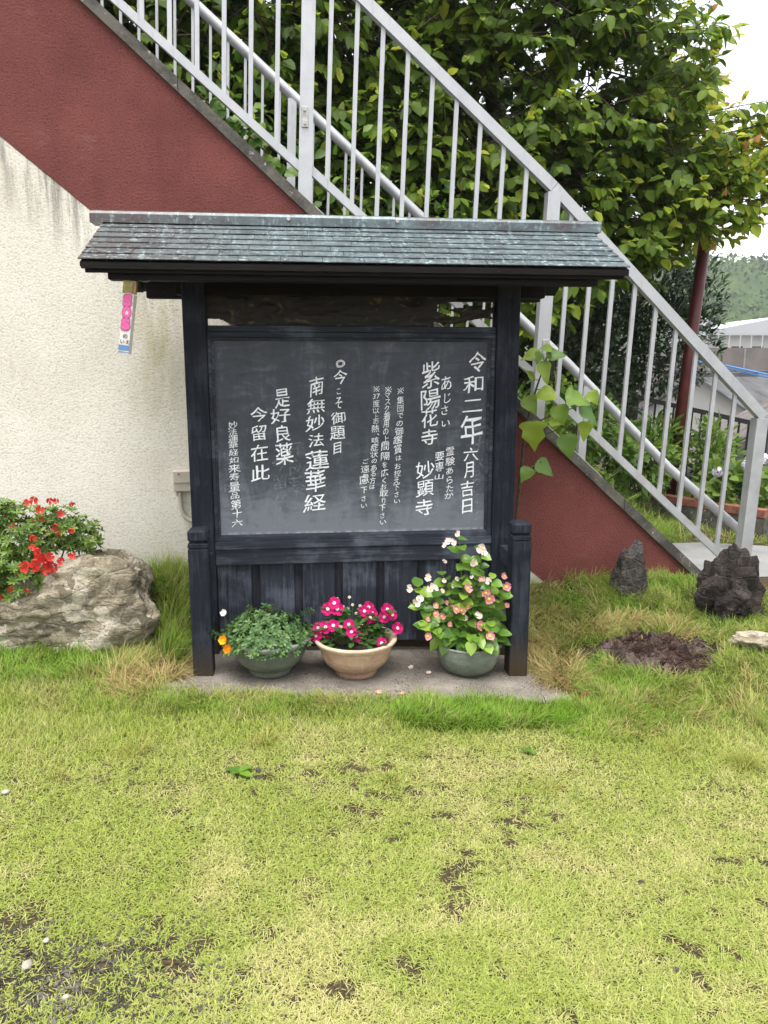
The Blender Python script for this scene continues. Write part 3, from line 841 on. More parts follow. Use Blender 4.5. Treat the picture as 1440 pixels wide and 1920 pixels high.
# chalk writing
CHALK = [
    (0.5, [("令",922,1544,99,111), ("和",904,1433,114,90), ("二",902,1322,108,69), ("年",899,1201,123,161), ("六",897,1070,81,75), ("月",889,985,53,90), ("吉",882,887,75,90), ("日",884,791,57,81)]),
    (0.5, [("紫",680,1482,99,141), ("陽",680,1355,105,108), ("花",675,1261,90,102), ("寺",674,1160,90,90), ("妙",655,991,102,96), ("顕",656,891,96,93), ("寺",651,790,96,93)]),
    (0.2, [("あ",761,1439,57,75), ("じ",768,1363,36,54), ("さ",754,1300,36,51), ("い",761,1232,45,33)]),
    (0.2, [("霊",786,1086,45,48), ("験",787,1033,53,48), ("あ",785,983,39,39), ("ら",786,934,33,42), ("た",787,889,39,39), ("か",784,851,48,35)]),
    (0.3, [("要",731,1060,51,48), ("専",731,1005,48,57), ("山",729,952,47,30)]),
    (0.1, [("※",524,1400,36,35), ("集",522,1352,39,45), ("団",522,1310,33,36), ("で",523,1273,30,30), ("の",519,1233,35,30), ("御",516,1192,45,45), ("鑑",510,1150,51,45), ("賞",510,1101,42,51), ("は",514,1054,30,27), ("お",509,1011,33,33), ("控",508,973,37,35), ("え",505,935,36,36), ("下",502,899,36,36), ("さ",504,861,21,30), ("い",507,825,33,21)]),
    (0.1, [("※",460,1406,37,35), ("マ",455,1375,29,27), ("ス",456,1344,29,30), ("ク",452,1310,25,36), ("着",452,1271,37,45), ("用",448,1231,30,39), ("の",446,1191,29,33), ("上",446,1154,35,33), ("間",444,1116,41,45), ("隔",444,1064,47,45), ("を",440,1020,27,31), ("広",440,978,41,41), ("く",438,937,22,33), ("お",435,903,33,30), ("取",436,868,47,37), ("り",435,827,19,39), ("下",429,791,35,36), ("さ",429,750,24,31), ("い",432,714,33,23)]),
    (0.1, [("※",399,1409,33,33), ("37",398,1373,36,27), ("度",397,1336,35,39), ("以",396,1299,36,31), ("上",395,1268,31,27), ("の",395,1242,27,24), ("熱",392,1208,42,41), ("、",407,1178,11,11), ("咳",392,1148,37,33), ("症",387,1111,42,41), ("状",386,1073,43,35), ("の",386,1040,29,24), ("あ",383,1004,33,33), ("る",380,972,29,29), ("方",377,937,31,37), ("は",375,904,29,25)]),
    (0.1, [("ご",342,1039,30,27), ("遠",339,998,47,41), ("慮",333,946,54,57), ("下",333,888,36,36), ("さ",330,843,24,31), ("い",332,805,33,22)]),
    (0.1, [("◎",215,1536,49,41), ("今",214,1471,75,78), ("こ",205,1398,20,31), ("そ",205,1340,36,63), ("御",201,1264,78,63), ("題",197,1187,81,75), ("目",196,1110,41,63)]),
    (0.4, [("南",93,1424,75,102), ("無",89,1326,99,78), ("妙",84,1239,99,84), ("法",86,1151,84,72), ("蓮",90,1048,126,105), ("華",80,941,108,120), ("経",75,825,120,96)]),
    (0.4, [("是",-81,1366,78,102), ("好",-92,1277,108,78), ("良",-80,1187,75,90), ("薬",-77,1084,96,120)]),
    (0.4, [("今",-202,1283,90,81), ("留",-203,1191,78,84), ("在",-204,1089,90,90), ("此",-201,986,102,84)]),
    (0.25, [("妙",-332,1231,48,39), ("法",-334,1197,45,33), ("蓮",-332,1164,51,37), ("華",-333,1130,48,37), ("経",-332,1093,48,37), ("如",-333,1053,48,33), ("来",-332,1011,63,45), ("寿",-333,968,51,43), ("量",-334,916,57,53), ("品",-334,870,45,35), ("第",-330,824,54,54), ("十",-326,777,51,48), ("六",-327,727,59,39)]),
]
_gl = {}
def glyph(ch, off):
    key = (ch, off)
    if ch == '※':
        v = []; f = []
        def bar2(a, b, w):
            d = np.array(b) - np.array(a); nn_ = np.array([-d[1], d[0]]) / np.hypot(*d) * w; k0 = len(v)
            v.extend([np.array(a) - nn_, np.array(a) + nn_, np.array(b) + nn_, np.array(b) - nn_]); f.append([k0, k0 + 1, k0 + 2, k0 + 3])
        bar2((-.42, .42), (.40, -.44), .05); bar2((.42, .44), (-.44, -.40), .05)
        for q in ((0, .38), (0, -.38), (.40, 0), (-.40, 0)): bar2((q[0] - .06, q[1] + .04), (q[0] + .06, q[1] - .04), .055)
        return np.array(v), f
    if key not in _gl:
        c = bpy.data.curves.new('glyph', 'FONT'); c.body = ch; c.size = 1; c.resolution_u = 3; c.offset = off
        o = bpy.data.objects.new('glyph', c); COL.objects.link(o)
        dg = bpy.context.evaluated_depsgraph_get()
        me = bpy.data.meshes.new_from_object(o.evaluated_get(dg))
        v = np.array([q.co[:] for q in me.vertices]); f = [list(p.vertices) for p in me.polygons]
        bpy.data.objects.remove(o); bpy.data.curves.remove(c); bpy.data.meshes.remove(me)
        lo, hi = v[:, :2].min(0), v[:, :2].max(0)
        v = (v[:, :2] - (lo + hi) / 2) / np.maximum(hi - lo, 1e-4)     # -.5 .. .5
        _gl[key] = (v, f)
    return _gl[key]
crng = random.Random(11)
def chalk_column(chars, bold, mat, y, name, dx=0, dz=0, joined=False):
    mb = MB()
    for ch, X, Z, w, h in chars:
        big = max(w, h) / 100
        v, f = glyph(ch, (.003 if big > .6 else .0) if not joined else .0)
        jt = .005 if not joined else .0
        w, h = w / 1000, h / 1000
        sl_ = .15 + crng.uniform(-.04, .06); sh = crng.uniform(-.05, .05); ph = crng.uniform(0, 9)
        pts = []
        for a, b in v:
            aa = a + sh * b + .018 * math.sin(b * 7 + ph) + .10 * (b * b - .08) * a
            bb = b + sl_ * a + .020 * math.sin(a * 6 + ph * 1.7)
            q = mnoise.noise_vector(Vector((a * 4 + ph, b * 4, ph))) * .045 + Vector((crng.gauss(0, jt), crng.gauss(0, jt), 0))
            pts.append((X / 1000 + dx + (aa + q.x) * w * .95, y, Z / 1000 + dz + (bb + q.y) * h * .92))
        mb.add(pts, f)
        if not joined:
            mb.build(name, mat, board); mb = MB()
    if joined: mb.build(name, mat, board)['kind'] = 'stuff'
for bold, chars in CHALK:
    chalk_column(chars, bold, MAT['chalk'], 3.9600, 'chalk_character')
GH = MAT['ghost']
chalk_column(CHALK[0][1][2:], .9, GH, 3.9610, 'wiped_chalk', .035, -.045, True)
chalk_column(CHALK[1][1][4:], .9, GH, 3.9610, 'wiped_chalk', .03, -.06, True)
chalk_column(CHALK[13][1][4:], .6, GH, 3.9610, 'wiped_chalk', -.03, -.01, True)
chalk_column(CHALK[12][1], .9, GH, 3.9610, 'wiped_chalk', .10, -.25, True)
chalk_column(CHALK[11][1][1:], .9, GH, 3.9610, 'wiped_chalk', .06, -.17, True)

# ------------------------------------------------------------------ hanging sign
sgn = empty('hanging_sign', (-.745, 3.56, 1.56), 'small white hanging sign with pink SOS letters under the left eave', 'sign')
def m_flat(name, c, rough=.5):
    n_ = NT(name, rough); n_.color(c); return n_.mat
MAT['sign_white'] = plain('weathered_white_vinyl', (.68, .64, .60), .5, 0, .12, 14)
MAT['sign_olive'] = plain('yellowed_tape', (.30, .25, .05), .45, 0, .4, 30)
MAT['sign_pink'] = plain('pink_print', (.70, .10, .33), .5, 0, .12, 20)
MAT['sign_dark'] = plain('plum_print', (.36, .07, .13), .5, 0, .2, 20)
MAT['sign_black'] = m_flat('black_print', (.015, .012, .012)); MAT['sign_blue'] = plain('blue_print', (.10, .22, .42), .5, 0, .15, 20)
MAT['cord'] = plain('pale_cord', (.42, .40, .36), .8)
ta, tb = Vector((-.712, 3.55, 1.885)), Vector((-.757, 3.55, 1.565))
def sp(u, v, y=0.0):                                     # u across (m), v 0 bottom .. 1 top
    c = tb + (ta - tb) * v; ax = (ta - tb).normalized(); s_ = Vector((ax.z, 0, -ax.x)) 
    return c + s_ * u + Vector((0, y, 0))
def slab(u0, u1, v0, v1, y0, y1, name, mat, parent=None, taper=0.0):
    P = []
    for y in (y0, y1):
        for u, v in ((u0, v0), (u1, v0), (u1, v1), (u0, v1)):
            P.append(sp(u * (1 - taper * (1 - v)), v, y))
    return MB().add(P, [(0, 1, 2, 3), (7, 6, 5, 4), (0, 4, 5, 1), (1, 5, 6, 2), (2, 6, 7, 3), (3, 7, 4, 0)]).build(name, mat, parent or sgn)
# three sided column: two faces meet at the front
face = MB(); P = []
for v in (.03, .82):
    w = .030 - .005 * (1 - v)
    P += [sp(-w, v, .012), sp(-w * .9, v, -.012), sp(w * .75, v, -.014), sp(w, v, .018), sp(0, v, .03)]
face.add(P, [(0, 1, 6, 5), (1, 2, 7, 6), (2, 3, 8, 7), (3, 4, 9, 8), (4, 0, 5, 9), (4, 3, 2, 1, 0), (5, 6, 7, 8, 9)])
body = face.build('panel', MAT['sign_white'], sgn)
slab(-.027, .027, .83, 1.0, -.013, .020, 'top_block', MAT['sign_olive'])
slab(.013, .019, .84, .985, -.0165, -.0135, 'tape', MAT['sign_dark'])
def letter(ch, u, v, w, h, off, mat, y, name='letter'):
    vv, f = glyph(ch, off)
    mb = MB(); mb.add([sp(u + a * w, v + b * h / .323, y) for a, b in vv], f)
    return mb.build(name, mat, body)
for ch, v, h in (('S', .735, .058), ('O', .580, .058), ('S', .425, .058)):
    letter(ch, -.002, v, .044, h + .006, .10, MAT['sign_white'], -.0150)
    letter(ch, -.002, v, .042, h + .002, .09, MAT['sign_dark'], -.0156)
    letter(ch, -.002, v, .037, h - .006, .075, MAT['sign_pink'], -.0162)
letter('の', .0, .262, .019, .018, .02, MAT['sign_black'], -.0156)
letter('い', -.010, .190, .017, .016, .02, MAT['sign_black'], -.0156)
letter('え', .012, .190, .016, .018, .02, MAT['sign_black'], -.0156)
slab(-.0245, .0205, .075, .145, -.0150, -.0142, 'stripe', MAT['sign_blue'])
slab(-.0240, .0200, .045, .057, -.0150, -.0142, 'stripe', MAT['sign_blue'])
MB().tube([sp(.0, 1.0, 0), (-.715, 3.552, 1.93)], .0016, 6).build('cord', MAT['cord'], sgn)
loop = [(-.69 + .05 * math.sin(t * 1.2) + t * .02, 3.556, 1.893 - .012 * math.sin(t * math.pi)) for t in np.linspace(0, 1, 9)]
MB().tube(loop, .0016, 6).build('cord_end', MAT['cord'], sgn)

# ------------------------------------------------------------------ junction box on the wall
MAT['ivory'] = plain('ivory_plastic', (.46, .41, .33), .5, 0, .08, 8)
jb = empty('junction_box', (-.70, WALL_Y - .04, .80), 'ivory plastic junction box with corrugated conduit on the cream wall', 'junction box')
def atw(x, y): q = at(x, y, WALL_Y - .05); return q
a, b = atw(324, 882), atw(362, 921)
MB().box(a.x, b.x, WALL_Y - .062, WALL_Y - .005, b.z, a.z, ch=.004).build('cover', MAT['ivory'], jb)
MB().box(a.x + .003, b.x - .003, WALL_Y - .071, WALL_Y - .0625, b.z + .052, a.z - .003, ch=.003).build('lid', MAT['ivory'], jb)
MB().tube([((a.x + b.x) / 2 - .02, WALL_Y - .070, a.z - .02), ((a.x + b.x) / 2 - .02, WALL_Y - .076, a.z - .02)], .005, 8).build('screw', MAT['sign_dark'], jb)
pp = [atw(337, 921), atw(337, 940), atw(340, 960), atw(347, 972), atw(358, 978), atw(372, 979), atw(390, 979)]
for q in pp: q.y = WALL_Y - .03
pts = []
for i in range(len(pp) - 1):
    for t in np.linspace(0, 1, 9)[:-1]: pts.append(pp[i].lerp(pp[i + 1], t))
pts = [sum((pts[min(max(i + d, 0), len(pts) - 1)] for d in (-3, -2, -1, 0, 1, 2, 3)), Vector()) / 7 for i in range(len(pts))]
MB().tube(pts, [.0125 + .0012 * (i % 2) for i in range(len(pts))], 10).build('conduit', MAT['ivory'], jb, True)
MB().tube([atw(331, 921) + Vector((0, .02, 0)), atw(331, 931) + Vector((0, .02, 0))], .009, 8).build('gland', MAT['zinc'], jb)

# ------------------------------------------------------------------ rocks
def rock(name, mat, c, r, seed, sub=5, amp=.25, freq=2.2, strata=.0, shape=None, planes=26, hmin=.72, block=2.0, knob=0.0):
    """angular stone: a ball cut by random planes, then broken up by noise"""
    bm = bmesh.new(); bmesh.ops.create_icosphere(bm, subdivisions=sub, radius=1)
    o = Vector((seed * 3.7, seed * 1.3, seed * 7.1)); rs = random.Random(seed)
    cuts = []
    for _ in range(planes):
        u = Vector((rs.gauss(0, 1), rs.gauss(0, 1), rs.gauss(0, 1))).normalized(); cuts.append((u, rs.uniform(hmin, 1.0)))
    for v in bm.verts:
        p = v.co.normalized(); q = p * freq + o
        pw = (p + mnoise.noise_vector(q * 1.3) * .16).normalized()
        rad = min([1.06] + [h / u.dot(pw) for u, h in cuts if u.dot(pw) > .3])
        rad *= (abs(p.x) ** block + abs(p.y) ** block + abs(p.z) ** block) ** (-1 / block)
        d = mnoise.fractal(q, .9, 2.1, 4) * amp * .55 + (1 - abs(mnoise.noise(q * 2.3)) * 2.2) * amp * .18 + mnoise.fractal(q * 5, .8, 2.1, 4) * amp * .22 
        d -= max(0, .07 - abs(mnoise.noise(q * 1.5 + Vector((3, 9, 1))))) * amp * 6 + max(0, .05 - abs(mnoise.noise(q * 3.1))) * amp * 3
        if knob: d += knob * (mnoise.noise(q * .75) + .6 * mnoise.noise(q * 1.6 + Vector((5, 1, 2))))
        if strata:
            h = p.z * 5 + p.x * 2.4 + mnoise.noise(q) * 1.4
            d += (abs((h % 1) - .5) - .25) * strata
        k = p * (rad + d)
        if shape: k = shape(k)
        v.co = Vector((c[0] + k.x * r[0], c[1] + k.y * r[1], c[2] + k.z * r[2]))
    me = bpy.data.meshes.new(name); bm.to_mesh(me); bm.free()
    b = Vector((c[0], c[1], c[2] - r[2]))
    for v in me.vertices: v.co -= b
    me.polygons.foreach_set('use_smooth', [True] * len(me.polygons))
    o_ = link(name, me, mat); o_.location = b
    return o_
def big_shape(k):
    # hump towards the right, undercut at the right foot, long low tail to the left
    x, y, z = k
    if z > 0: z *= .50 + .60 * float(sstep(-.8, .35, x))
    if z < -.05: x = x - .32 * max(0, x) * min(1, (-.05 - z) * 1.6)
    return Vector((x * (1.25 if x < 0 else 1), y, max(z, -.95)))
tag(rock('garden_rock', MAT['rock'], (-1.20, 4.10, .21), (.46, .31, .335), 4.7, 6, .15, 2.0, .03, big_shape, 34, .78, 3.2),
    'large weathered tan boulder beside the flowering azalea at the left', 'rock')
def pillar(k):
    x, y, z = k; t = (z + 1) / 2
    return Vector((x * (1.12 - .42 * t), y * (1.05 - .40 * t), z))
tag(rock('standing_stone', MAT['grey_stone'], (2.02, 4.42, .19), (.115, .10, .27), 5.1, 6, .17, 2.4, .0, pillar, 18, .72, 2.5, .12),
    'small upright grey stone standing in the grass before the red wall', 'stone')
def lump(k):
    x, y, z = k; t = (z + 1) / 2
    return Vector((x * (1.15 - .42 * t) + .16 * t, y, z))
tag(rock('lava_stone', MAT['lava'], (2.50, 4.18, .17), (.20, .165, .26), 8.4, 6, .15, 2.0, .0, lump, 24, .70, 2.3, .42),
    'rough dark brown lava stone at the foot of the stair railing', 'stone')
tag(rock('flat_stone', MAT['rock'], (2.40, 3.66, .085), (.15, .11, .045), 3.3, 4, .3, 2.2),
    'flat pale grey stone in the grass at the right edge', 'stone')

# rotten stump level with the lawn: a shallow dish of crumbling wood
bm = bmesh.new()
stump_c = (1.87, 3.67)
N1, N2 = 130, 46
for j in range(N2 + 1):
    for i in range(N1):
        a = 2 * math.pi * i / N1; t = j / N2
        rr = (1 + .18 * mnoise.noise(Vector((math.cos(a) * 1.5, math.sin(a) * 1.5, 4)))) * t
        x = stump_c[0] + .33 * rr * math.cos(a) - .06 * rr * math.sin(a); y = stump_c[1] + .33 * rr * math.sin(a)
        q = Vector((x * 9, y * 13, 1))
        h = mnoise.fractal(q, .8, 2.1, 5) * .045 + abs(mnoise.noise(Vector((x * 24, y * 46, 3)))) * .045 + .03 * (mnoise.cell(Vector((x * 22, y * 34, 1.5))) - .5)
        z = float(gz(x, y)) + (.030 + h) * (1 - t ** 5) - .03 * t ** 6
        bm.verts.new((x, y, z))
bm.verts.ensure_lookup_table()
for j in range(N2):
    for i in range(N1):
        a, b = j * N1 + i, j * N1 + (i + 1) % N1
        f = (a, b, b + N1, a + N1)
        bm.faces.new([bm.verts[k] for k in f])
me = bpy.data.meshes.new('rotten_stump'); bm.to_mesh(me); bm.free()
tag(link('rotten_stump', me, MAT['rotten']), 'crumbling red brown rotten stump level with the grass mound', 'stump')

# gravel showing through the lawn at the lower left, and loose pebbles
def pebbles(name, P, S, mat, seed):
    bm = bmesh.new(); bmesh.ops.create_icosphere(bm, subdivisions=1, radius=1)
    tv = np.array([v.co[:] for v in bm.verts]); tf = np.array([[v.index for v in f.verts] for f in bm.faces]); bm.free()
    r_ = np.random.default_rng(seed); n_ = len(P); k = len(tv)
    sc = S[:, None, None] * r_.uniform(.6, 1.3, (n_, 1, 3)) * r_.uniform(.75, 1.2, (n_, k, 1)) * np.array([1, 1, .7])
    V_ = P[:, None, :] + tv[None] * sc
    T_ = (np.arange(n_)[:, None, None] * k + tf[None]).reshape(-1, 3)
    return link(name, np_mesh(name, V_.reshape(-1, 3), T_), mat)
gp = on(130, 1860); r_ = np.random.default_rng(4)
m_ = 1700
px = r_.normal(gp.x - .05, .22, m_); py = r_.normal(gp.y, .11, m_)
tag(pebbles('gravel', np.stack([px, py, gz(px, py) + .003], 1), r_.uniform(.0025, .007, m_), MAT['gravel'], 5), 'dark gravel showing through the worn lawn', kind='stuff')
for k, (x, y, s) in enumerate([(88, 1782, .013), (52, 1830, .014), (125, 1888, .013)]):
    q = on(x, y); q.z = float(gz(q.x, q.y)) + .008
    o = pebbles('pebble', np.array([[0, 0, 0.]]), np.array([s]), MAT['pebble'], 20 + k); o.location = q
    tag(o, ['pale pebble farthest from the lower left corner on the gravel patch', 'pale pebble nearest the left edge on the gravel patch', 'pale pebble closest to the bottom edge on the gravel patch'][k], 'pebble', 'pale pebbles on the gravel patch')

# ------------------------------------------------------------------ lawn
def bare_mask(x, y):
    """1 = bare soil; worn spots of the lawn"""
    b = np.zeros_like(x)
    for px_, py_, rx, ry in [(130, 1855, .26, .13), (20, 1760, .10, .06), (240, 1790, .08, .04), (330, 1805, .06, .05), (850, 1700, .05, .035), (860, 1660, .05, .03),
                             (1170, 1690, .05, .03), (1230, 1775, .05, .03), (770, 1810, .05, .05), (880, 1680, .045, .02), (600, 1680, .05, .03), (620, 1560, .05, .02), (330, 1530, .05, .02),
                             (930, 1820, .03, .02), (1080, 1610, .06, .02), (650, 1545, .05, .02), (385, 1770, .04, .03), (500, 1745, .05, .03), (1240, 1665, .03, .02), (1380, 1455, .07, .02), (480, 1445, .03, .015),
                             (590, 1650, .04, .02), (1040, 1900, .06, .03), (640, 1850, .06, .03), (1330, 1880, .05, .02)]:
        q = on(px_, py_)
        d = ((x - q.x) / rx) ** 2 + ((y - q.y) / ry) ** 2
        b = np.maximum(b, np.exp(-d * 1.1))
    return b
def in_pad(x, y):
    front = np.interp(x, [-.70, -.3, .6, 1.24, 1.36], [3.45, 3.38, 3.31, 3.265, 3.30])
    w_ = .10 * (fnoise(x * 9, y * 9 + 3, 2) - .35)
    return (x > -.64 + w_) & (x < 1.28 - .06 * sstep(3.4, 3.7, y) - w_) & (y > front + .03 + w_) & (y < 4.4)
def in_stump(x, y): return ((x - stump_c[0]) / .29) ** 2 + ((y - stump_c[1]) / .28) ** 2 < 1

n_ = 400000
g_ = np.random.default_rng(21)
y = 1.25 + (3.62 - 1.25) * g_.random(n_); x = g_.uniform(-1, 1, n_) * (.62 + .52 * y) + .11 * y
keep = g_.random(n_) < np.clip(1.15 - .25 * (y - 1.3), .5, 1)
lng = sstep(2.75, 3.25, y + .18 * (fnoise(x * 3, y * 3) - .5) + .25 * sstep(.9, 1.7, x) + .12 * sstep(-.2, -.9, x))      # grows longer towards the pad
fleck = sstep(.61, .68, fnoise(x * 22, y * 22 + 9, 3)) * (.08 + 1.0 * sstep(.48, .70, fnoise(x * 2.6 + 40, y * 2.6, 2)))
bm_ = .8 * bare_mask(x, y) * (.35 + .9 * sstep(.40, .58, fnoise(x * 26, y * 26, 2))) + fleck * (1 - lng)
keep &= g_.random(n_) > np.clip(bm_ * 1.1, 0, .86)
keep &= ~in_pad(x, y) & ~in_stump(x, y)
x, y, lng, bm_ = x[keep], y[keep], lng[keep], bm_[keep]; n_ = len(x)
patch = fnoise(x * 1.7 + 9, y * 1.7, 3); p2 = fnoise(x * 7, y * 7 + 50, 2); p3 = fnoise(x * 30, y * 30, 2)
tint = np.clip(.25 - .10 * lng + (patch - .5) * .9 + (p2 - .5) * .8 + (p3 - .5) * .5 + .5 * bm_ + g_.normal(0, .20, n_), 0, 1)
L = (.012 + .017 * g_.random(n_) ** 1.5) * (1 + 1.1 * lng * (.5 + patch)); W = g_.uniform(.0016, .0034, n_)
P = np.stack([x, y, gz(x, y) - .002], 1)
Vv, Tt, ti, al = blades(P, L, W, g_.uniform(0, 6.283, n_), np.clip(g_.normal(1.05, .35, n_), 0, 1.5) * (1 - .5 * lng), g_.uniform(-.3, .5, n_), tint, 1)
m_ = 170000                                              # matted thatch lying under the blades
sel = g_.permutation(n_)[:m_]; sel = sel[g_.random(len(sel)) > .6 * np.clip(bm_[sel], 0, 1)]; m_ = len(sel)
Pt = P[sel] + np.stack([g_.normal(0, .006, m_), g_.normal(0, .006, m_), np.full(m_, .002)], 1)
v2, t2, ti2, al2 = blades(Pt, g_.uniform(.018, .034, m_), g_.uniform(.0030, .0050, m_), g_.uniform(0, 6.283, m_), g_.uniform(1.25, 1.5, m_), g_.uniform(-.1, .1, m_), np.clip(tint[sel] * .7 + g_.uniform(.0, .35, m_), 0, 1), 2)
Tt = np.concatenate([Tt, t2 + len(Vv)]); Vv = np.concatenate([Vv, v2]); ti = np.concatenate([ti, ti2]); al = np.concatenate([al, al2 * .5])
tag(link('lawn_grass', np_mesh('lawn_grass', Vv, Tt, ti, al), MAT['turf']), 'short yellow green lawn grass with worn patches', kind='stuff')

# longer grass round the rocks, the mound and the front of the pad
def scatter_long(name, label, spots, mat, seed, w=(.0030, .0058)):
    r_ = np.random.default_rng(seed); VV = []; TT = []; TI = []; AL = []; off = 0
    for cx, cy, rx, ry, cnt, l0, l1, tn, lean in spots:
        a = r_.uniform(0, 6.283, cnt); rr = np.sqrt(r_.random(cnt))
        x = cx + rx * rr * np.cos(a); y = cy + ry * rr * np.sin(a)
        k = ~in_pad(x, y) & ~in_stump(x, y) & (y < WALL_Y - .01)
        x, y = x[k], y[k]; m = len(x)
        if not m: continue
        cl_ = fnoise(x * 9, y * 9, 2)
        t_ = np.clip(tn + r_.normal(0, .2, m) + (cl_ - .5) * .9, 0, 1)
        L_ = r_.uniform(l0, l1, m) * (.6 + .8 * cl_)
        az = fnoise(x * 4 + 7, y * 4, 2) * 12 + r_.normal(0, .9, m)
        v, t, ti_, al_ = blades(np.stack([x, y, gz(x, y) - .004], 1), L_, r_.uniform(*w, m), az, np.abs(r_.normal(lean, .25, m)), r_.uniform(.1, 1.3, m), t_, seed)
        VV.append(v); TT.append(t + off); TI.append(ti_); AL.append(al_); off += len(v)
    return tag(link(name, np_mesh(name, np.concatenate(VV), np.concatenate(TT), np.concatenate(TI), np.concatenate(AL)), mat), label, kind='stuff')
spots = [
    (.85, 3.17, .45, .15, 7500, .05, .11, .02, .3), (.30, 3.26, .45, .10, 3000, .04, .075, .22, .35), (-.25, 3.31, .42, .10, 3000, .04, .08, .25, .35), (-.62, 3.34, .2, .12, 900, .04, .08, .35, .4),
    (-1.25, 3.72, .55, .22, 6500, .06, .13, .10, .35), (-1.0, 3.45, .5, .2, 3000, .04, .08, .35, .45), (-.76, 3.66, .17, .28, 4600, .08, .16, .95, .8),
    (-.68, 4.12, .10, .42, 2600, .12, .26, .10, .25), (-.75, 3.95, .12, .2, 1200, .07, .15, .6, .5), (-.78, 4.5, .16, .12, 1400, .12, .24, .2, .2),
    (1.30, 3.85, .14, .42, 5200, .08, .17, .95, .8), (1.42, 4.25, .22, .35, 2600, .07, .14, .55, .5), (1.75, 4.15, .55, .30, 7000, .05, .12, .28, .45),
    (1.60, 3.35, .38, .34, 7000, .05, .10, .18, .35), (2.05, 3.28, .5, .34, 6500, .06, .13, .36, .5), (2.45, 3.75, .32, .5, 5500, .06, .12, .25, .45),
    (2.30, 4.35, .5, .25, 4200, .06, .12, .22, .35), (2.05, 4.55, .42, .10, 2200, .06, .13, .3, .3), (2.75, 4.15, .25, .3, 1500, .05, .10, .3, .4),
    (1.35, 3.08, .35, .16, 2400, .04, .08, .4, .5), (1.9, 4.06, .36, .07, 2400, .09, .16, .97, .9), (2.12, 3.93, .14, .10, 700, .07, .13, .9, .8), (1.93, 3.48, .34, .07, 1500, .06, .11, .2, .2)]
scatter_long('long_grass', 'long green and straw coloured grass round rocks and board', spots, MAT['grass'], 31)

# single yellowish tufts standing in the lawn
def tuft(px_, py_, cnt, l, tn, label, sp_=.5, w=.004):
    q = on(px_, py_); z = float(gz(q.x, q.y)); r_ = np.random.default_rng(int(px_) * 7 + py_)
    a = r_.uniform(0, 6.283, cnt); rr = r_.random(cnt) * .028
    P_ = np.stack([rr * np.cos(a), rr * np.sin(a), np.full(cnt, -.004)], 1)
    v, t, ti_, al_ = blades(P_, r_.uniform(.5, 1, cnt) * l, r_.uniform(.6, 1, cnt) * w, a + r_.normal(0, .4, cnt), np.abs(r_.normal(sp_, .25, cnt)), r_.uniform(.3, 1.3, cnt), np.clip(r_.normal(tn, .25, cnt), 0, 1), 3)
    o = link('grass_tuft', np_mesh('grass_tuft', v, t, ti_, al_), MAT['tuft']); o.location = (q.x, q.y, z)
    return tag(o, label, 'grass tuft', 'coarse grass tufts in the lawn')
tuft(255, 1425, 90, .15, .45, 'wide yellowish grass tuft in the lawn below the boulder', .6)
tuft(500, 1395, 70, .13, .35, 'yellow green grass tuft in the lawn below the left pot')
tuft(1400, 1410, 110, .15, .25, 'bright yellow grass tuft near the right edge')
tuft(1265, 1385, 60, .11, .45, 'small yellowish tuft left of the bright right edge tuft')
tuft(728, 1455, 50, .07, .2, 'short bright tuft in the lawn below the terracotta pot')
tuft(1030, 1460, 45, .08, .6, 'faded orange green tuft in the lawn below the right front post')
tuft(110, 1480, 45, .08, .35, 'low thin tuft at the left of the lawn')
tuft(1250, 1310, 80, .14, .3, 'arching grass tuft on the mound below the rotten stump', .6)
tuft(1425, 1225, 60, .2, .0, 'dark green strap leaved tuft at the right edge by the flat stone', .45, .007)

# ------------------------------------------------------------------ flower pots
def flower_mesh(name, n, ln, wd, cup, mats, eye=0.0, jit=0.0, seed=0):
    """open flower along +Z: n petals, optional eye disc (second material)"""
    r_ = random.Random(seed); mb = MB()
    for k in range(n):
        a = 2 * math.pi * k / n + r_.uniform(-jit, jit); l = ln * (1 + r_.uniform(-jit, jit)); c = cup + r_.uniform(-jit, jit) * .6
        d = Vector((math.cos(a), math.sin(a), 0)); s = Vector((-math.sin(a), math.cos(a), 0))
        pt = lambda t, w, z: d * (l * t * math.cos(c * t)) + s * (wd * w) + Vector((0, 0, l * t * math.sin(c * t) + z))
        v = [pt(0, 0, 0), pt(.45, -.42, .0), pt(.45, .42, .0), pt(.85, -.5, .004), pt(.85, .5, .004), pt(1.02, -.2, -.002), pt(1.02, .2, -.002), pt(.55, 0, -.003)]
        mb.add(v, [(0, 1, 7), (0, 7, 2), (1, 3, 7), (7, 4, 2), (3, 5, 7), (5, 6, 7), (6, 4, 7)])
    if eye:
        m = 10; ring = [(eye * math.cos(2 * math.pi * k / m), eye * math.sin(2 * math.pi * k / m), .005) for k in range(m)]
        mb.add([(0, 0, .0065)] + ring, [(0, 1 + k, 1 + (k + 1) % m) for k in range(m)], 1)
        mb.add([(.003 * math.cos(k), .003 * math.sin(k), .010) for k in range(0, 6)], [(0, 1, 2, 3, 4, 5)], 2 if len(mats) > 2 else 1)
    me = mb.mesh(name)
    for m in mats: me.materials.append(m)
    return me
def aim(p, d, s=1.0, spin=0.0):
    return Matrix.Translation(Vector(p)) @ Vector(d).to_track_quat('Z', 'Y').to_matrix().to_4x4() @ Matrix.Rotation(spin, 4, 'Z') @ Matrix.Scale(s, 4)
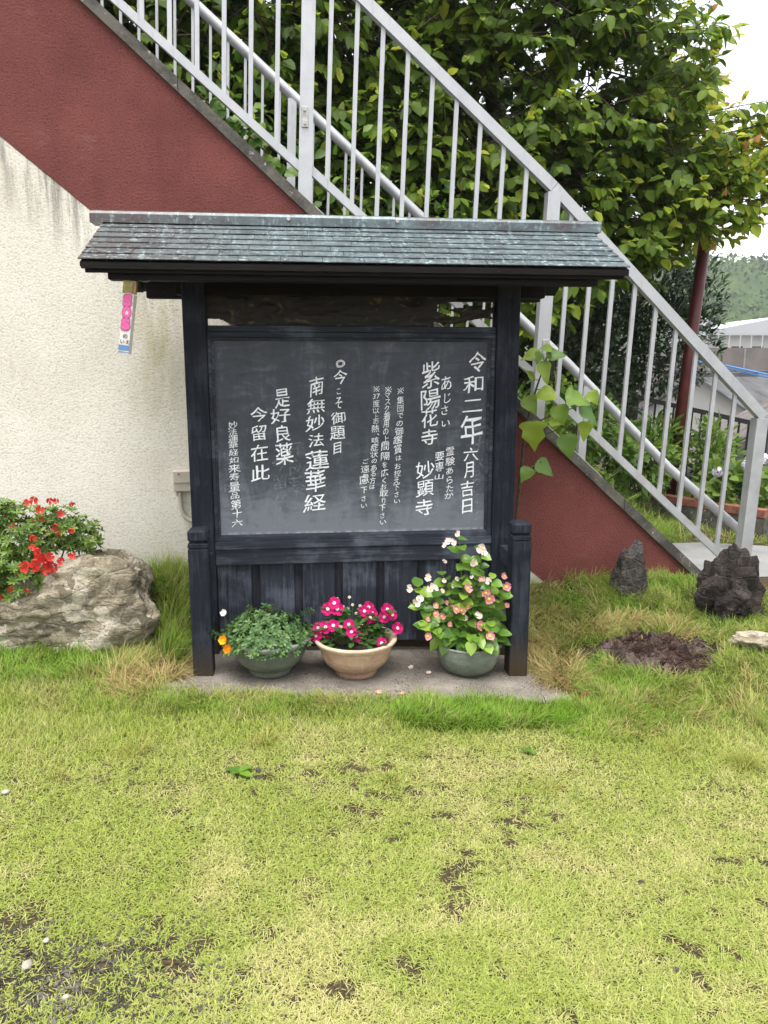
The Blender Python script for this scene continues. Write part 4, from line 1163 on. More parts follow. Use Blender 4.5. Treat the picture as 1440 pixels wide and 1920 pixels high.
def pot(name, label, c, prof, mat, rim=None, rimmat=None, soil=.0, soil_r=.1, group=None):
    o = empty(name, c, label, 'potted plant', group)
    b = MB().lathe(prof, (0, 0, 0), 56).mesh('pot', True); b.materials.append(mat)
    pb = link('pot', b, None, o, Matrix.Translation(Vector(c)))
    if rim:
        rm = MB().lathe(rim, (0, 0, 0), 56).mesh('rim', True); rm.materials.append(rimmat)
        link('rim', rm, None, pb, Matrix.Translation(Vector(c)))
    mb = MB(); m = 40
    ring = [(c[0] + soil_r * math.cos(2 * math.pi * k / m), c[1] + soil_r * math.sin(2 * math.pi * k / m), c[2] + soil) for k in range(m)]
    mb.add([(c[0], c[1], c[2] + soil + .012)] + ring, [(0, 1 + k, 1 + (k + 1) % m) for k in range(m)]); mb.build('soil', MAT['earth'], o)
    return o
def padz(x): return -.0455 * x + .0125
bowl = [(.001, .0), (.098, .0), (.104, .008), (.104, .022), (.098, .030), (.122, .040), (.153, .068), (.172, .105), (.181, .145), (.184, .168), (.172, .172), (.168, .150), (.150, .12)]
lip = [(.176, .150), (.196, .164), (.206, .178), (.208, .186), (.203, .191), (.190, .190), (.178, .180), (.172, .165)]

# 1: purslane
c1 = (-.165, 3.68, padz(-.165)); pt1 = pot('potted_purslane', 'green grey bowl pot of trailing purslane with orange flowers, leftmost pot', c1, bowl, MAT['pot_green'], lip, MAT['rim_green'], .15, .165)
r_ = np.random.default_rng(8); m_ = 620
a = r_.uniform(0, 6.283, m_); rr = np.sqrt(r_.random(m_)) * .215
hx = c1[0] - .01 + rr * np.cos(a) * 1.02; hy = c1[1] - .01 + rr * np.sin(a) * .95
hz = c1[2] + .165 + .115 * (1 - (rr / .235) ** 2) * (.35 + 1.25 * fnoise(hx * 16, hy * 16, 2)) + r_.uniform(-.05, .03, m_)
tips = [(c1[0] - .235 - .03 * k * .5, c1[1] - .05, c1[2] + .20 + .012 * k) for k in range(5)] + [(c1[0] + .16 + .012 * k, c1[1] + .03, c1[2] + .27 + .006 * k) for k in range(5)]
hx = np.concatenate([hx, [t[0] for t in tips]]); hy = np.concatenate([hy, [t[1] for t in tips]]); hz = np.concatenate([hz, [t[2] for t in tips]])
P = []; D = []; NN = []; S = []; TI = []
for x, y, z in zip(hx, hy, hz):
    up = Vector((x - c1[0], y - c1[1] - .02, .16)).normalized(); tb_ = r_.random()
    for k in range(9):
        an = k * 2.4; side = up.orthogonal().normalized(); side = Matrix.Rotation(an, 3, up) @ side
        d = (side + up * (.25 + .12 * (k // 3))).normalized()
        P.append((x, y, z + .006 * (k // 3))); D.append(d); NN.append(up); S.append(r_.uniform(.017, .027)); TI.append(np.clip(tb_ * .6 + r_.uniform(0, .4), 0, 1))
V_, T_, t_ = leaf_cloud(SPOON, np.array(P), np.array(D), np.array(NN), np.array(S), np.array(TI))
fo1 = link('foliage', np_mesh('foliage', V_, T_, t_), MAT['purslane'], pt1); fo1['kind'] = 'stuff'
cupf = flower_mesh('flower', 6, .026, .030, .75, [MAT['orange'], MAT['orange'], MAT['yellow']], .006, .12, 3)
def place(mesh, parent, p, d, s=1.0, name='flower'):
    return link(name, mesh, None, parent, aim(p, d, s, random.uniform(0, 6)))
for px_, py_ in ((421, 1200), (430, 1217)):
    q = at(px_, py_, 3.50); place(cupf, pt1, q, (-.5, -.8, .35))
wf = flower_mesh('flower', 5, .018, .020, .6, [MAT['white_petal'], MAT['white_petal'], MAT['yellow']], .004, .1, 4)
q = at(420, 1150, 3.62); place(wf, pt1, q, (-.3, -.7, .5), 1.1)
MB().tube([q, (q.x + .005, q.y + .01, q.z - .06)], .0015, 5).build('stem', MAT['stem'], pt1)
rf = flower_mesh('flower', 16, .020, .012, 1.1, [MAT['rust']], 0, .25, 6)
q = at(502, 1145, 3.72); place(rf, pt1, q - Vector((0, 0, .006)), (0, -.2, 1), 1.25)

# 2: periwinkle in terracotta
c2 = (.262, 3.665, padz(.262)); pt2 = pot('potted_periwinkle', 'faded terracotta bowl pot of magenta periwinkle with white eyes, middle pot', c2, bowl, MAT['pot_terra'], lip, MAT['rim_terra'], .145, .165)
lm = tpl_mesh('leaf', leaf_grid([(0, .02), (.2, .15), (.5, .23), (.8, .17), (1, .02)], 6, 1, .06, .2), True); lm.materials.append(MAT['vinca'])
vf = flower_mesh('flower', 5, .031, .030, .10, [MAT['magenta'], MAT['white_petal'], MAT['yellow']], .0085, .05, 7)
fl_px = [(627, 1131), (615, 1142), (633, 1142), (691, 1139), (683, 1146), (698, 1150), (694, 1158), (726, 1143), (720, 1157), (735, 1153), (597, 1177), (593, 1192), (611, 1176), (625, 1173), (615, 1187), (654, 1171), (659, 1185), (668, 1193), (745, 1178), (715, 1206)]
rs = random.Random(3); stems = MB(); k = 0
for px_, py_ in fl_px:
    q = at(px_, py_, 3.56 + rs.uniform(-.03, .08) + (1200 - py_) * .0012)
    d = Vector((q.x - c2[0], -.28 + (q.y - c2[1]) * .3, .22)).normalized()
    place(vf, pt2, q, d + Vector((rs.uniform(-.2, .2), -.35, rs.uniform(-.1, .2))), rs.uniform(.9, 1.08))
    base = Vector((c2[0] + (q.x - c2[0]) * .35, c2[1], c2[2] + .15))
    mb = MB(); mb.tube([base, base.lerp(q, .55) + Vector((0, 0, .02)), q - d * .012], [.0026, .002, .0014], 5); mb.build('stem', MAT['stem'], pt2)
    for j in range(7):
        t = .35 + .6 * rs.random(); p_ = base.lerp(q, t) + Vector((0, 0, .015)); an = rs.uniform(0, 6.28)
        dd = Vector((math.cos(an), math.sin(an) - .2, rs.uniform(-.1, .45)))
        link('leaf', lm, None, pt2, leaf_matrix(p_, dd, (0, -.25, 1), rs.uniform(.045, .066)))
for j in range(45):
    an = rs.uniform(0, 6.28); r0 = .155 * math.sqrt(rs.random())
    p_ = Vector((c2[0] + r0 * math.cos(an), c2[1] + r0 * math.sin(an), c2[2] + .17 + rs.uniform(0, .10) * (1 - r0 / .2)))
    link('leaf', lm, None, pt2, leaf_matrix(p_, (math.cos(an), math.sin(an) - .2, rs.uniform(0, .6)), (0, -.2, 1), rs.uniform(.045, .07)))
tiny = flower_mesh('small_flower', 5, .009, .008, .3, [MAT['white_petal'], MAT['yellow']], .0025, .1, 9)
for px_, py_ in ((655, 1120), (632, 1123), (643, 1138), (661, 1134), (675, 1136), (652, 1141), (668, 1150)):
    q = at(px_, py_, 3.76); place(tiny, pt2, q, (0, -.7, .6), 1, 'small_flower')
    MB().tube([(q.x, q.y + .004, q.z), (q.x * .8 + c2[0] * .2, 3.72, c2[2] + .16)], .0009, 4).build('stem', MAT['stem'], pt2)

# 3: begonia in a round bowl
bowl3 = [(.001, .0), (.085, .0), (.105, .006), (.134, .030), (.153, .065), (.163, .105), (.166, .150), (.164, .158), (.158, .158), (.150, .12)]
lip3 = [(.163, .148), (.169, .152), (.171, .158), (.168, .163), (.160, .162), (.157, .150)]
c3 = (.845, 3.70, padz(.845)); pt3 = pot('potted_begonia', 'mossy grey bowl pot of tall pink and white begonia, rightmost pot', c3, bowl3, MAT['pot_bowl'], lip3, MAT['rim_green'], .135, .15)
bt = leaf_grid([(0, .08), (.12, .30), (.4, .43), (.7, .34), (.9, .15), (1, .02)], 7, 2, .10, .22, .03)
bl = tpl_mesh('leaf', bt, True); bl.materials.append(MAT['begonia'])
bf = [flower_mesh('flower', 4, .020, .026, .45, [MAT['pink'], MAT['yellow']], .006, .35, 11 + i) for i in range(3)]
wf3 = [flower_mesh('flower', 4, .019, .023, .4, [MAT['blush'], MAT['yellow']], .004, .35, 21 + i) for i in range(3)]
rs = random.Random(9)
stem_px = [(862, 1012), (905, 1030), (888, 1050), (830, 1078), (785, 1100), (805, 1110), (868, 1085), (925, 1085), (945, 1100), (850, 1130), (800, 1165), (835, 1150), (900, 1125), (935, 1145), (880, 1160), (820, 1190), (925, 1175), (860, 1190), (845, 1100), (905, 1165), (780, 1130), (790, 1175)]
for px_, py_ in stem_px:
    q = at(px_, py_, 3.62 + rs.uniform(-.08, .10))
    base = Vector((c3[0] + (q.x - c3[0]) * .3, c3[1], c3[2] + .14)); mid = base.lerp(q, .5) + Vector((0, 0, .03))
    MB().tube([base, mid, q], [.004, .0035, .002], 6).build('stem', MAT['stem'], pt3)
    for j in range(14):
        t = .15 + .85 * (j / 13); p_ = (base.lerp(mid, t * 2) if t < .5 else mid.lerp(q, t * 2 - 1)); an = j * 2.5 + rs.random()
        dd = Vector((math.cos(an), math.sin(an) - .35, rs.uniform(-.25, .55)))
        link('leaf', bl, None, pt3, leaf_matrix(p_, dd, (dd.x * -.3, -.6, .8), rs.uniform(.046, .074)))
for j in range(46):
    an = rs.uniform(3.3, 6.1); r0 = rs.uniform(.10, .165); p_ = Vector((c3[0] + r0 * math.cos(an), c3[1] + r0 * math.sin(an), c3[2] + rs.uniform(.17, .24)))
    link('leaf', bl, None, pt3, leaf_matrix(p_, (math.cos(an), math.sin(an), rs.uniform(-1.2, .2)), (math.cos(an) * .5, -.7, .8), rs.uniform(.05, .075)))
pinks = [(1012, 395, 1.2), (1095, 342, .9), (1140, 455, 1.5), (1120, 420, 1.2), (1245, 385, 1.3), (945, 520, 1.2), (975, 525, 1.1), (1015, 500, 1), (820, 545, 1), (858, 560, 1), (905, 605, .9), (775, 575, .8), (1095, 615, 1.4), (1145, 680, 1.4), (770, 680, 1.2), (1245, 495, .9), (1235, 320, .9), (890, 475, .7), (825, 495, .9), (1165, 598, .6), (1160, 740, .8), (1060, 610, .9), (925, 500, 1.0), (1150, 440, 1.1)]
whites = [(950, 70, .9), (893, 115, 1.1), (930, 120, 1), (875, 135, .8), (1095, 150, 1.5), (1105, 175, 1.1), (1050, 240, 1.4), (880, 232, .7), (775, 325, 1.2), (665, 400, 1.1), (790, 395, 1.3), (820, 390, 1), (722, 455, 1.2), (715, 490, 1), (865, 410, .7), (930, 378, .8), (1085, 560, 1.1), (1000, 570, 1), (1140, 345, 1.1), (945, 335, .7), (875, 350, .7), (1035, 325, .6), (695, 475, .8)]
for lst, meshes in ((pinks, bf), (whites, wf3)):
    for zx, zy, s in lst:
        q = at(560 + zx / 3.2, 980 + zy / 3.2, 3.56 + rs.uniform(-.05, .08))
        place(rs.choice(meshes), pt3, q, (rs.uniform(-.5, .5), -1, rs.uniform(-.1, .6)), s * .9)
# petals fallen on the pad
for k, (px_, py_) in enumerate(((710, 1300), (752, 1300), (770, 1250), (803, 1258))):
    q = on(px_, py_); q.z = padz(q.x) + .004
    o = link('fallen_petal', bf[k % 3] if k < 2 else wf3[k % 3], None, None, aim(q, (.1, -.1, 1), .8))
    tag(o, ['pink blossom fallen near the front of the pad, left one', 'pink blossom fallen near the front of the pad, right one', 'pale blossom fallen on the pad beside the terracotta pot', 'pale blossom fallen on the pad left of the mossy bowl'][k], 'petal', 'blossoms fallen on the concrete pad')

# dead leaves where the pad meets the mound
dl = tpl_mesh('dead_leaf', leaf_tpl(.2, .2, .3)); dl.materials.append(MAT['dead'])
dz = empty('dead_leaf_clump', on(1075, 1285), 'clump of red brown dead leaves at the right corner of the pad', 'dead leaves')
rs = random.Random(5)
for k in range(34):
    t = rs.random(); q = on(1040 + 65 * t + rs.uniform(-8, 8), 1262 + 42 * t + rs.uniform(-7, 7)); q.z = max(float(gz(q.x, q.y)), padz(q.x)) + rs.uniform(.004, .028)
    link('leaf', dl, None, dz, leaf_matrix(q, (rs.uniform(-1, 1), rs.uniform(-1, 1), rs.uniform(-.1, .5)), (rs.uniform(-.4, .4), -.3, 1), rs.uniform(.03, .055)))

# broadleaf weeds and stray stones in the lawn
wl = tpl_mesh('leaf', leaf_grid([(0, .05), (.3, .26), (.6, .30), (.85, .16), (1, .02)], 7, 2, .06, .25, .02), True); wl.materials.append(MAT['lush_r'])
for px_, py_, sz, cnt, lab in ((447, 1455, .060, 6, 'pale broadleaf weed in the lawn below the left pot'), (993, 1398, .035, 4, 'tiny two tone sprout in the lawn below the right pot')):
    q = on(px_, py_); q.z = float(gz(q.x, q.y)); w_ = empty('broadleaf_weed', q, lab, 'weed'); rs = random.Random(px_)
    for k in range(cnt):
        an = k * 2.4 + rs.random(); link('leaf', wl, None, w_, leaf_matrix(q + Vector((0, 0, .012)), (math.cos(an), math.sin(an), rs.uniform(.15, .7)), (0, 0, 1), sz * rs.uniform(.7, 1.1)))
for k, (px_, py_, sz, lab) in enumerate(((484, 1447, .016, 'small dark stone in the lawn near the broadleaf weed'), (1270, 1796, .011, 'small blue grey stone in the worn lawn at the lower right'), (1203, 1630, .012, 'small dark clod in the lawn at the right'), (12, 1512, .02, 'tan stone at the left edge of the lawn'))):
    q = on(px_, py_); q.z = float(gz(q.x, q.y)) + sz * .45
    o = pebbles('small_stone', np.array([[0, 0, 0.]]), np.array([sz]), MAT['pebble'] if k == 3 else MAT['gravel'], 70 + k); o.location = q
    tag(o, lab, 'stone')

# crumbs of soil and grit lying on the pad
r_ = np.random.default_rng(55); m_ = 1500
dx_ = r_.uniform(-.62, 1.2, m_); dy_ = 3.30 + .50 * r_.random(m_) ** 1.6
k_ = fnoise(dx_ * 6, dy_ * 6, 2) + r_.uniform(-.15, .15, m_) > .46; dx_, dy_ = dx_[k_], dy_[k_]; k_ = in_pad(dx_, dy_); dx_, dy_ = dx_[k_], dy_[k_]
tag(pebbles('pad_grit', np.stack([dx_, dy_, -.0455 * dx_ + .0135], 1), r_.uniform(.0012, .0040, len(dx_)), MAT['gravel'], 56), 'crumbs of soil and grit scattered on the concrete pad', kind='stuff')

# ------------------------------------------------------------------ azalea on the boulder
az = empty('azalea_bush', (-1.52, 4.25, .2), 'azalea bush with salmon red flowers growing over the boulder', 'shrub')
r_ = np.random.default_rng(12); P = []; D = []; NN = []; S = []; TI = []
blobs_az = [(-1.42, 4.03, .68, .19, .14, .16), (-1.60, 4.00, .54, .18, .14, .20), (-1.24, 4.06, .70, .13, .11, .12), (-1.46, 3.93, .47, .18, .11, .12), (-1.75, 4.0, .5, .15, .15, .2), (-1.14, 4.08, .66, .10, .09, .10), (-1.50, 4.0, .78, .10, .09, .08)]
for cx, cy, cz, rx, ry, rz in blobs_az:
    cnt = int(4300 * (rx * rz) / .035 * .42)
    for _ in range(cnt // 7):
        u = r_.normal(0, 1, 3); u /= np.linalg.norm(u); rr = r_.uniform(.55, 1.05)
        o = np.array([cx + u[0] * rx * rr, cy + u[1] * ry * rr, cz + u[2] * rz * rr])
        up = Vector((u[0] * .7, u[1] * .7 - .15, u[2] * .6 + .55)).normalized(); tt = r_.uniform(0, .6)
        for k in range(8):
            side = Matrix.Rotation(k * 2.4, 3, up) @ up.orthogonal().normalized(); d = (side + up * r_.uniform(.2, .9)).normalized()
            P.append(o); D.append(d); NN.append(up); S.append(r_.uniform(.026, .042)); TI.append(min(1, tt + r_.uniform(0, .4)))
V_, T_, t_ = leaf_cloud(LANCE, np.array(P), np.array(D), np.array(NN), np.array(S), np.array(TI))
f_ = link('foliage', np_mesh('foliage', V_, T_, t_), MAT['azalea'], az); f_['kind'] = 'stuff'
rs = random.Random(2)
for k in range(9):
    b = Vector((-1.5 + rs.uniform(-.15, .15), 4.2, .25)); e = Vector((-1.5 + rs.uniform(-.3, .3), 4.15 + rs.uniform(-.1, .1), rs.uniform(.5, .8)))
    MB().tube([b, b.lerp(e, .5) + Vector((rs.uniform(-.04, .04), 0, 0)), e], [.009, .006, .003], 6).build('stem', MAT['twig'], az)
azf = [flower_mesh('flower', 5, .034, .021, .8, [MAT['salmon']], 0, .25, 40 + i) for i in range(3)]
for zx, zy, s in [(225, 272, 1.1), (190, 290, .9), (335, 278, .9), (380, 288, .8), (270, 345, 1.1), (400, 362, .9), (245, 432, .9), (290, 400, .8), (385, 455, 1.2), (400, 500, 1), (330, 500, .8), (45, 450, 1), (95, 455, .8), (215, 525, .9), (225, 590, .8), (490, 478, .8), (480, 300, .8), (40, 390, .7),
                  (190, 715, 1.4), (230, 690, 1.3), (265, 650, 1.3), (300, 670, 1.5), (335, 660, 1.3), (315, 710, 1.4), (260, 740, 1.2), (375, 740, 1.3), (405, 680, 1.1), (500, 648, 1.1), (300, 760, 1.1), (345, 690, 1.3), (185, 750, 1.1), (75, 870, .9), (195, 885, .7), (15, 925, .9), (250, 610, 1.0)]:
    q = at(zx / 3.6, 860 + zy / 3.6, 3.92 + rs.uniform(-.03, .04) + (.03 if zy < 520 else -.07))
    place(rs.choice(azf), az, q, (rs.uniform(-.8, .8), -1, rs.uniform(-.7, .4)), s * .82)

# ------------------------------------------------------------------ big broadleaf tree behind the stairs
def limb(mb, pts, r0, r1, n=9):
    pts = [Vector(p) for p in pts]; fine = []
    for i in range(len(pts) - 1):
        for t in np.linspace(0, 1, 5)[:-1]: fine.append(pts[i].lerp(pts[i + 1], t))
    fine.append(pts[-1])
    fine = [sum((fine[min(max(i + d, 0), len(fine) - 1)] for d in (-2, -1, 0, 1, 2)), Vector()) / 5 for i in range(len(fine))]
    mb.tube(fine, [r0 + (r1 - r0) * i / (len(fine) - 1) for i in range(len(fine))], n)
tree = empty('broadleaf_tree', (2.6, 8.1, .3), 'large broadleaf tree spreading over the stairs, pale new leaves at the right', 'tree')
mb = MB(); limb(mb, [(2.62, 8.1, .1), (2.66, 8.1, 1.2), (2.55, 8.05, 2.2), (2.3, 8.0, 3.1), (1.9, 8.0, 4.2), (1.7, 8.1, 5.4)], .13, .05)
trunk = mb.build('trunk', MAT['bark'], tree, True)
limbs = [[(2.55, 8.05, 2.2), (3.2, 7.7, 2.7), (3.9, 7.4, 3.0), (4.4, 7.2, 3.2)], [(2.3, 8.0, 3.1), (3.0, 7.8, 3.9), (3.6, 7.6, 4.5), (4.0, 7.5, 4.9)],
         [(2.3, 8.0, 3.1), (1.5, 7.6, 3.5), (.6, 7.4, 3.9), (-.5, 7.3, 4.4)], [(2.55, 8.05, 2.3), (1.6, 7.8, 2.6), (.9, 7.5, 3.0), (.1, 7.4, 3.6), (-1.2, 7.3, 4.3)],
         [(1.9, 8.0, 4.2), (1.0, 7.7, 4.9), (0, 7.5, 5.4)], [(1.9, 8.0, 4.2), (2.6, 7.8, 5.1), (3.0, 7.7, 5.8)], [(2.6, 8.1, 1.6), (2.2, 7.6, 2.2), (1.7, 7.2, 2.8), (1.3, 7.0, 3.2)],
         [(-1.0, 7.6, 2.6), (-.9, 7.5, 3.6), (-.6, 7.4, 4.6)]]
for l in limbs:
    mb = MB(); limb(mb, l, .05, .012, 7); mb.build('limb', MAT['bark'], tree, True)
r_ = np.random.default_rng(77)
def crown_ok(x, y, z):
    """outline of the crown as a solid: rounded towards the right, lifted above the pole"""
    wob = .22 * mnoise.noise(Vector((x * 1.3, y * 1.3, z * 1.3)))
    right = float(np.interp(z, [2.4, 2.8, 3.1, 3.65, 3.85, 4.2, 4.9, 6.5], [3.3, 4.25, 4.6, 4.62, 3.85, 3.95, 3.4, 2.4])) + wob * .9 + .4 * (y - 7.5)
    if x > right: return False
    low = 1.9 if x < 2.1 else (1.9 + (x - 2.1) * .55 if x < 3.3 else 2.56 + (x - 3.3) * .20)
    if z < low + wob * .6: return False
    if z > 6.6 - .12 * abs(x - .8) ** 2: return False
    return True
tw_n = 0; P = []; D = []; NN = []; S = []; TI = []; SC = []; TW0 = []; TW1 = []
gaps = [(2.84, 4.22, .17), (2.62, 4.12, .13), (2.95, 4.3, .12)]
while tw_n < 6200:
    x, y, z = r_.uniform(-3.0, 4.8), 6.65 + 2.6 * r_.random() ** 1.5, r_.uniform(1.8, 6.4)
    if z > 5.2 and r_.random() < .55: continue
    if not crown_ok(x, y, z): continue
    h = mnoise.noise(Vector((x * 1.6 + 5, y * 1.2, z * 1.9)))
    if h < -.30 - .1 * (x < 1): continue
    sx, sz = x * 7.5 / y, 1.5 + (z - 1.5) * 7.5 / y
    if any((sx - a) ** 2 + (sz - b) ** 2 < c_ * c_ for a, b, c_ in gaps): continue
    tw_n += 1
    edge = sstep(3.1, 4.1, x + .35 * (fnoise(np.array([z * 1.4]), np.array([y]))[0] - .5)); front = 1 - (y - 6.65) / 2.6
    ax = Vector((r_.normal(.15 + .5 * float(edge), .6), r_.normal(-.45, .5), r_.normal(-.12 + .35 * float(edge), .35))).normalized()
    ln = r_.uniform(.22, .42); base = Vector((x, y, z)); tw = r_.uniform(.0, .40) + .26 * front + .36 * float(edge)
    TW0.append(base[:]); TW1.append((base + ax * ln)[:])
    nl = r_.integers(8, 13)
    for k in range(nl):
        t = k / nl; p_ = base + ax * (ln * t)
        s_ = ax.cross(Vector((0, 0, 1))).normalized() * (1 if k % 2 else -1)
        d = (s_ * r_.uniform(.4, 1) + ax * .6 + Vector((0, 0, r_.uniform(-1.25, -.1)))).normalized()
        if k >= nl - 2: d = (ax + Vector((0, 0, .5 * float(edge)))).normalized()
        nrm_ = Vector((r_.normal(0, .35), r_.normal(-.55, .35), r_.normal(.8, .3)))
        P.append(p_[:]); D.append(d[:]); NN.append(nrm_[:])
        sz_ = r_.uniform(.095, .15) * (.75 if k >= nl - 2 else 1); S.append(sz_)
        v = tw + r_.uniform(-.15, .2) + (.22 if k >= nl - 2 else 0)
        v = min(v, .93) if not (float(edge) > .4 and k >= nl - 1 and r_.random() < .5) else 1.0
        TI.append(max(0., v)); SC.append(sz_ / y * (1 + .5 * (y < 7.2)))
P, D, NN, S, TI, SC = map(np.array, (P, D, NN, S, TI, SC))
inframe = (P[:, 2] < 4.9) & (P[:, 0] > -1.6)
near = np.argsort(-(SC * inframe))[:300]
lm_t = tpl_mesh('leaf', OVATE); lm_t.materials.append(MAT['leaf_r'])
for i in near:
    link('leaf', lm_t, None, tree, leaf_matrix(Vector(P[i]), D[i], NN[i], S[i]))
mask = np.ones(len(P), bool); mask[near] = False
# twigs: thin three sided rods
B0, B1 = np.array(TW0), np.array(TW1); dd_ = B1 - B0; n1 = np.cross(dd_, [0, 0, 1.0]); n1 /= np.linalg.norm(n1, axis=1, keepdims=True); n2 = np.cross(dd_, n1); n2 /= np.linalg.norm(n2, axis=1, keepdims=True)
B0 = B0 - dd_ * .9
VV = np.stack([B + (n1 * math.cos(q) + n2 * math.sin(q)) * rd for B, rd in ((B0, .006), (B1, .002)) for q in (0, 2.09, 4.19)], 1).reshape(-1, 3)
tf_ = np.array([(0, 1, 4), (0, 4, 3), (1, 2, 5), (1, 5, 4), (2, 0, 3), (2, 3, 5)])
TT = (np.arange(len(B0))[:, None, None] * 6 + tf_[None]).reshape(-1, 3)
link('twigs', np_mesh('twigs', VV, TT), MAT['twig'], tree)['kind'] = 'stuff'
V_, T_, t_ = leaf_cloud(OVATE, P[mask], D[mask], NN[mask], S[mask], TI[mask])
c_ = link('crown', np_mesh('crown', V_, T_, t_), MAT['leaf'], tree); c_['kind'] = 'stuff'

# ------------------------------------------------------------------ shrubs and trees behind
def shrub(name, label, cat, blobs, n, leaf, tpl, mat, seed, ax_up=.3, stems=0, group=None, z_fn=None, tint=(0, 1), droop=.2):
    c0 = blobs[0]
    o = empty(name, (c0[0], c0[1], float(gz(c0[0], c0[1]))), label, cat, group)
    r_ = np.random.default_rng(seed); P = []; D = []; N_ = []; S_ = []; T_ = []
    vol = sum(b[3] * b[4] * b[5] for b in blobs)
    for cx, cy, cz, rx, ry, rz in blobs:
        m = int(n * (rx * ry * rz) / vol)
        u = r_.normal(0, 1, (m, 3)); u /= np.linalg.norm(u, axis=1, keepdims=True); rr = r_.random(m) ** .45
        p = np.array([cx, cy, cz]) + u * rr[:, None] * np.array([rx, ry, rz])
        h = np.array([mnoise.noise(Vector((float(a) * 2.6 / max(rx, .3), float(b) * 2, float(c) * 2.6 / max(rz, .3))) + Vector((seed, 0, 0))) for a, b, c in p])
        k = h > -.22; p = p[k]; u = u[k]; h = h[k]; m = len(p)
        P.append(p); D.append(u * .8 + r_.normal(0, .5, (m, 3)) + np.array([0, 0, ax_up - droop])); N_.append(r_.normal(0, .4, (m, 3)) + np.array([0, -.5, .8]))
        S_.append(r_.uniform(*leaf, m)); T_.append(np.clip(tint[0] + (tint[1] - tint[0]) * (.5 + h + r_.normal(0, .18, m)), 0, 1))
    V_, F_, t_ = leaf_cloud(tpl, np.concatenate(P), np.concatenate(D), np.concatenate(N_), np.concatenate(S_), np.concatenate(T_))
    f = link('crown' if cat == 'tree' else 'foliage', np_mesh('foliage', V_, F_, t_), mat, o); f['kind'] = 'stuff'
    rs = random.Random(seed)
    if cat == 'tree':
        b = Vector((c0[0], c0[1] + .1, float(gz(c0[0], c0[1])) - .1)); mb = MB(); limb(mb, [b, b + Vector((.05, 0, (c0[2] - b.z) * .5)), Vector((c0[0], c0[1], c0[2] + c0[5] * .5))], .12, .04); mb.build('trunk', MAT['bark'], o, True)
    for k in range(stems):
        b = Vector((c0[0] + rs.uniform(-.1, .1), c0[1], float(gz(c0[0], c0[1])) - .02)); e = Vector((c0[0] + rs.uniform(-.6, .6) * c0[3], c0[1] + rs.uniform(-.5, .5) * c0[4], c0[2] + rs.uniform(0, .6) * c0[5]))
        MB().tube([b, b.lerp(e, .5), e], [.012, .008, .004], 5).build('stem', MAT['twig'], o)
    return o
shrub('evergreen_tree', 'dark evergreen tree filling the gaps behind the broadleaf tree', 'tree',
      [(.6, 10.4, 4.0, 2.6, .8, 2.6), (-2.2, 10.2, 4.6, 2.0, .8, 2.2), (2.7, 10.6, 3.2, 1.2, .7, 2.0)], 15000, (.12, .20), OVATE, MAT['dark_leaf'], 5)
shrub('cypress_tree', 'dark feathery conifer beside the red pole', 'tree',
      [(4.25, 9.6, 2.1, .75, .6, 1.05), (4.75, 9.4, 1.95, .55, .5, .75), (3.75, 9.6, 1.7, .7, .6, .9), (3.4, 9.3, 2.5, .8, .6, .8), (5.02, 9.5, 2.35, .36, .35, .62), (4.6, 9.5, 2.7, .5, .4, .45)], 17000, (.05, .13), LANCE, MAT['conifer'], 9, droop=.0)
shrub('evergreen_shrub', 'dark evergreen shrub between the stair railing and conifer', 'shrub',
      [(2.75, 8.2, 1.2, .8, .5, .9), (3.3, 8.6, 1.3, .6, .4, .8), (1.9, 8.3, 1.5, .8, .5, .8)], 9000, (.05, .10), OVATE, MAT['dark_leaf'], 11, stems=3)
shrub('leafy_shrub', 'bright green leafy shrub behind the second railing post', 'shrub',
      [(2.62, 6.9, 1.02, .34, .3, .34), (2.95, 7.0, .75, .30, .3, .34), (2.35, 6.8, 1.25, .22, .2, .24)], 1500, (.05, .095), OVATE, MAT['lush'], 13, stems=4)
shrub('fern_clump', 'yellow green fern clump left of the red pole', 'fern',
      [(3.35, 7.2, .62, .32, .3, .36), (3.62, 7.5, .72, .26, .25, .38)], 1500, (.06, .14), LANCE, MAT['lush'], 15, stems=3)
shrub('leafy_shrub', 'tall light green weeds right of the red pole', 'shrub',
      [(4.12, 7.35, .62, .26, .22, .44), (4.4, 7.6, .55, .24, .2, .35)], 1300, (.06, .13), LANCE, MAT['lush'], 17, stems=3, tint=(.3, 1))
shrub('leafy_shrub', 'young tree growth behind the upper railing', 'shrub',
      [(.35, 6.6, 3.05, .35, .25, .5), (.95, 6.7, 2.9, .35, .25, .4), (1.3, 6.6, 2.45, .35, .25, .4), (-.4, 6.6, 3.5, .4, .25, .4)], 900, (.08, .13), OVATE, MAT['lush'], 19, stems=3)
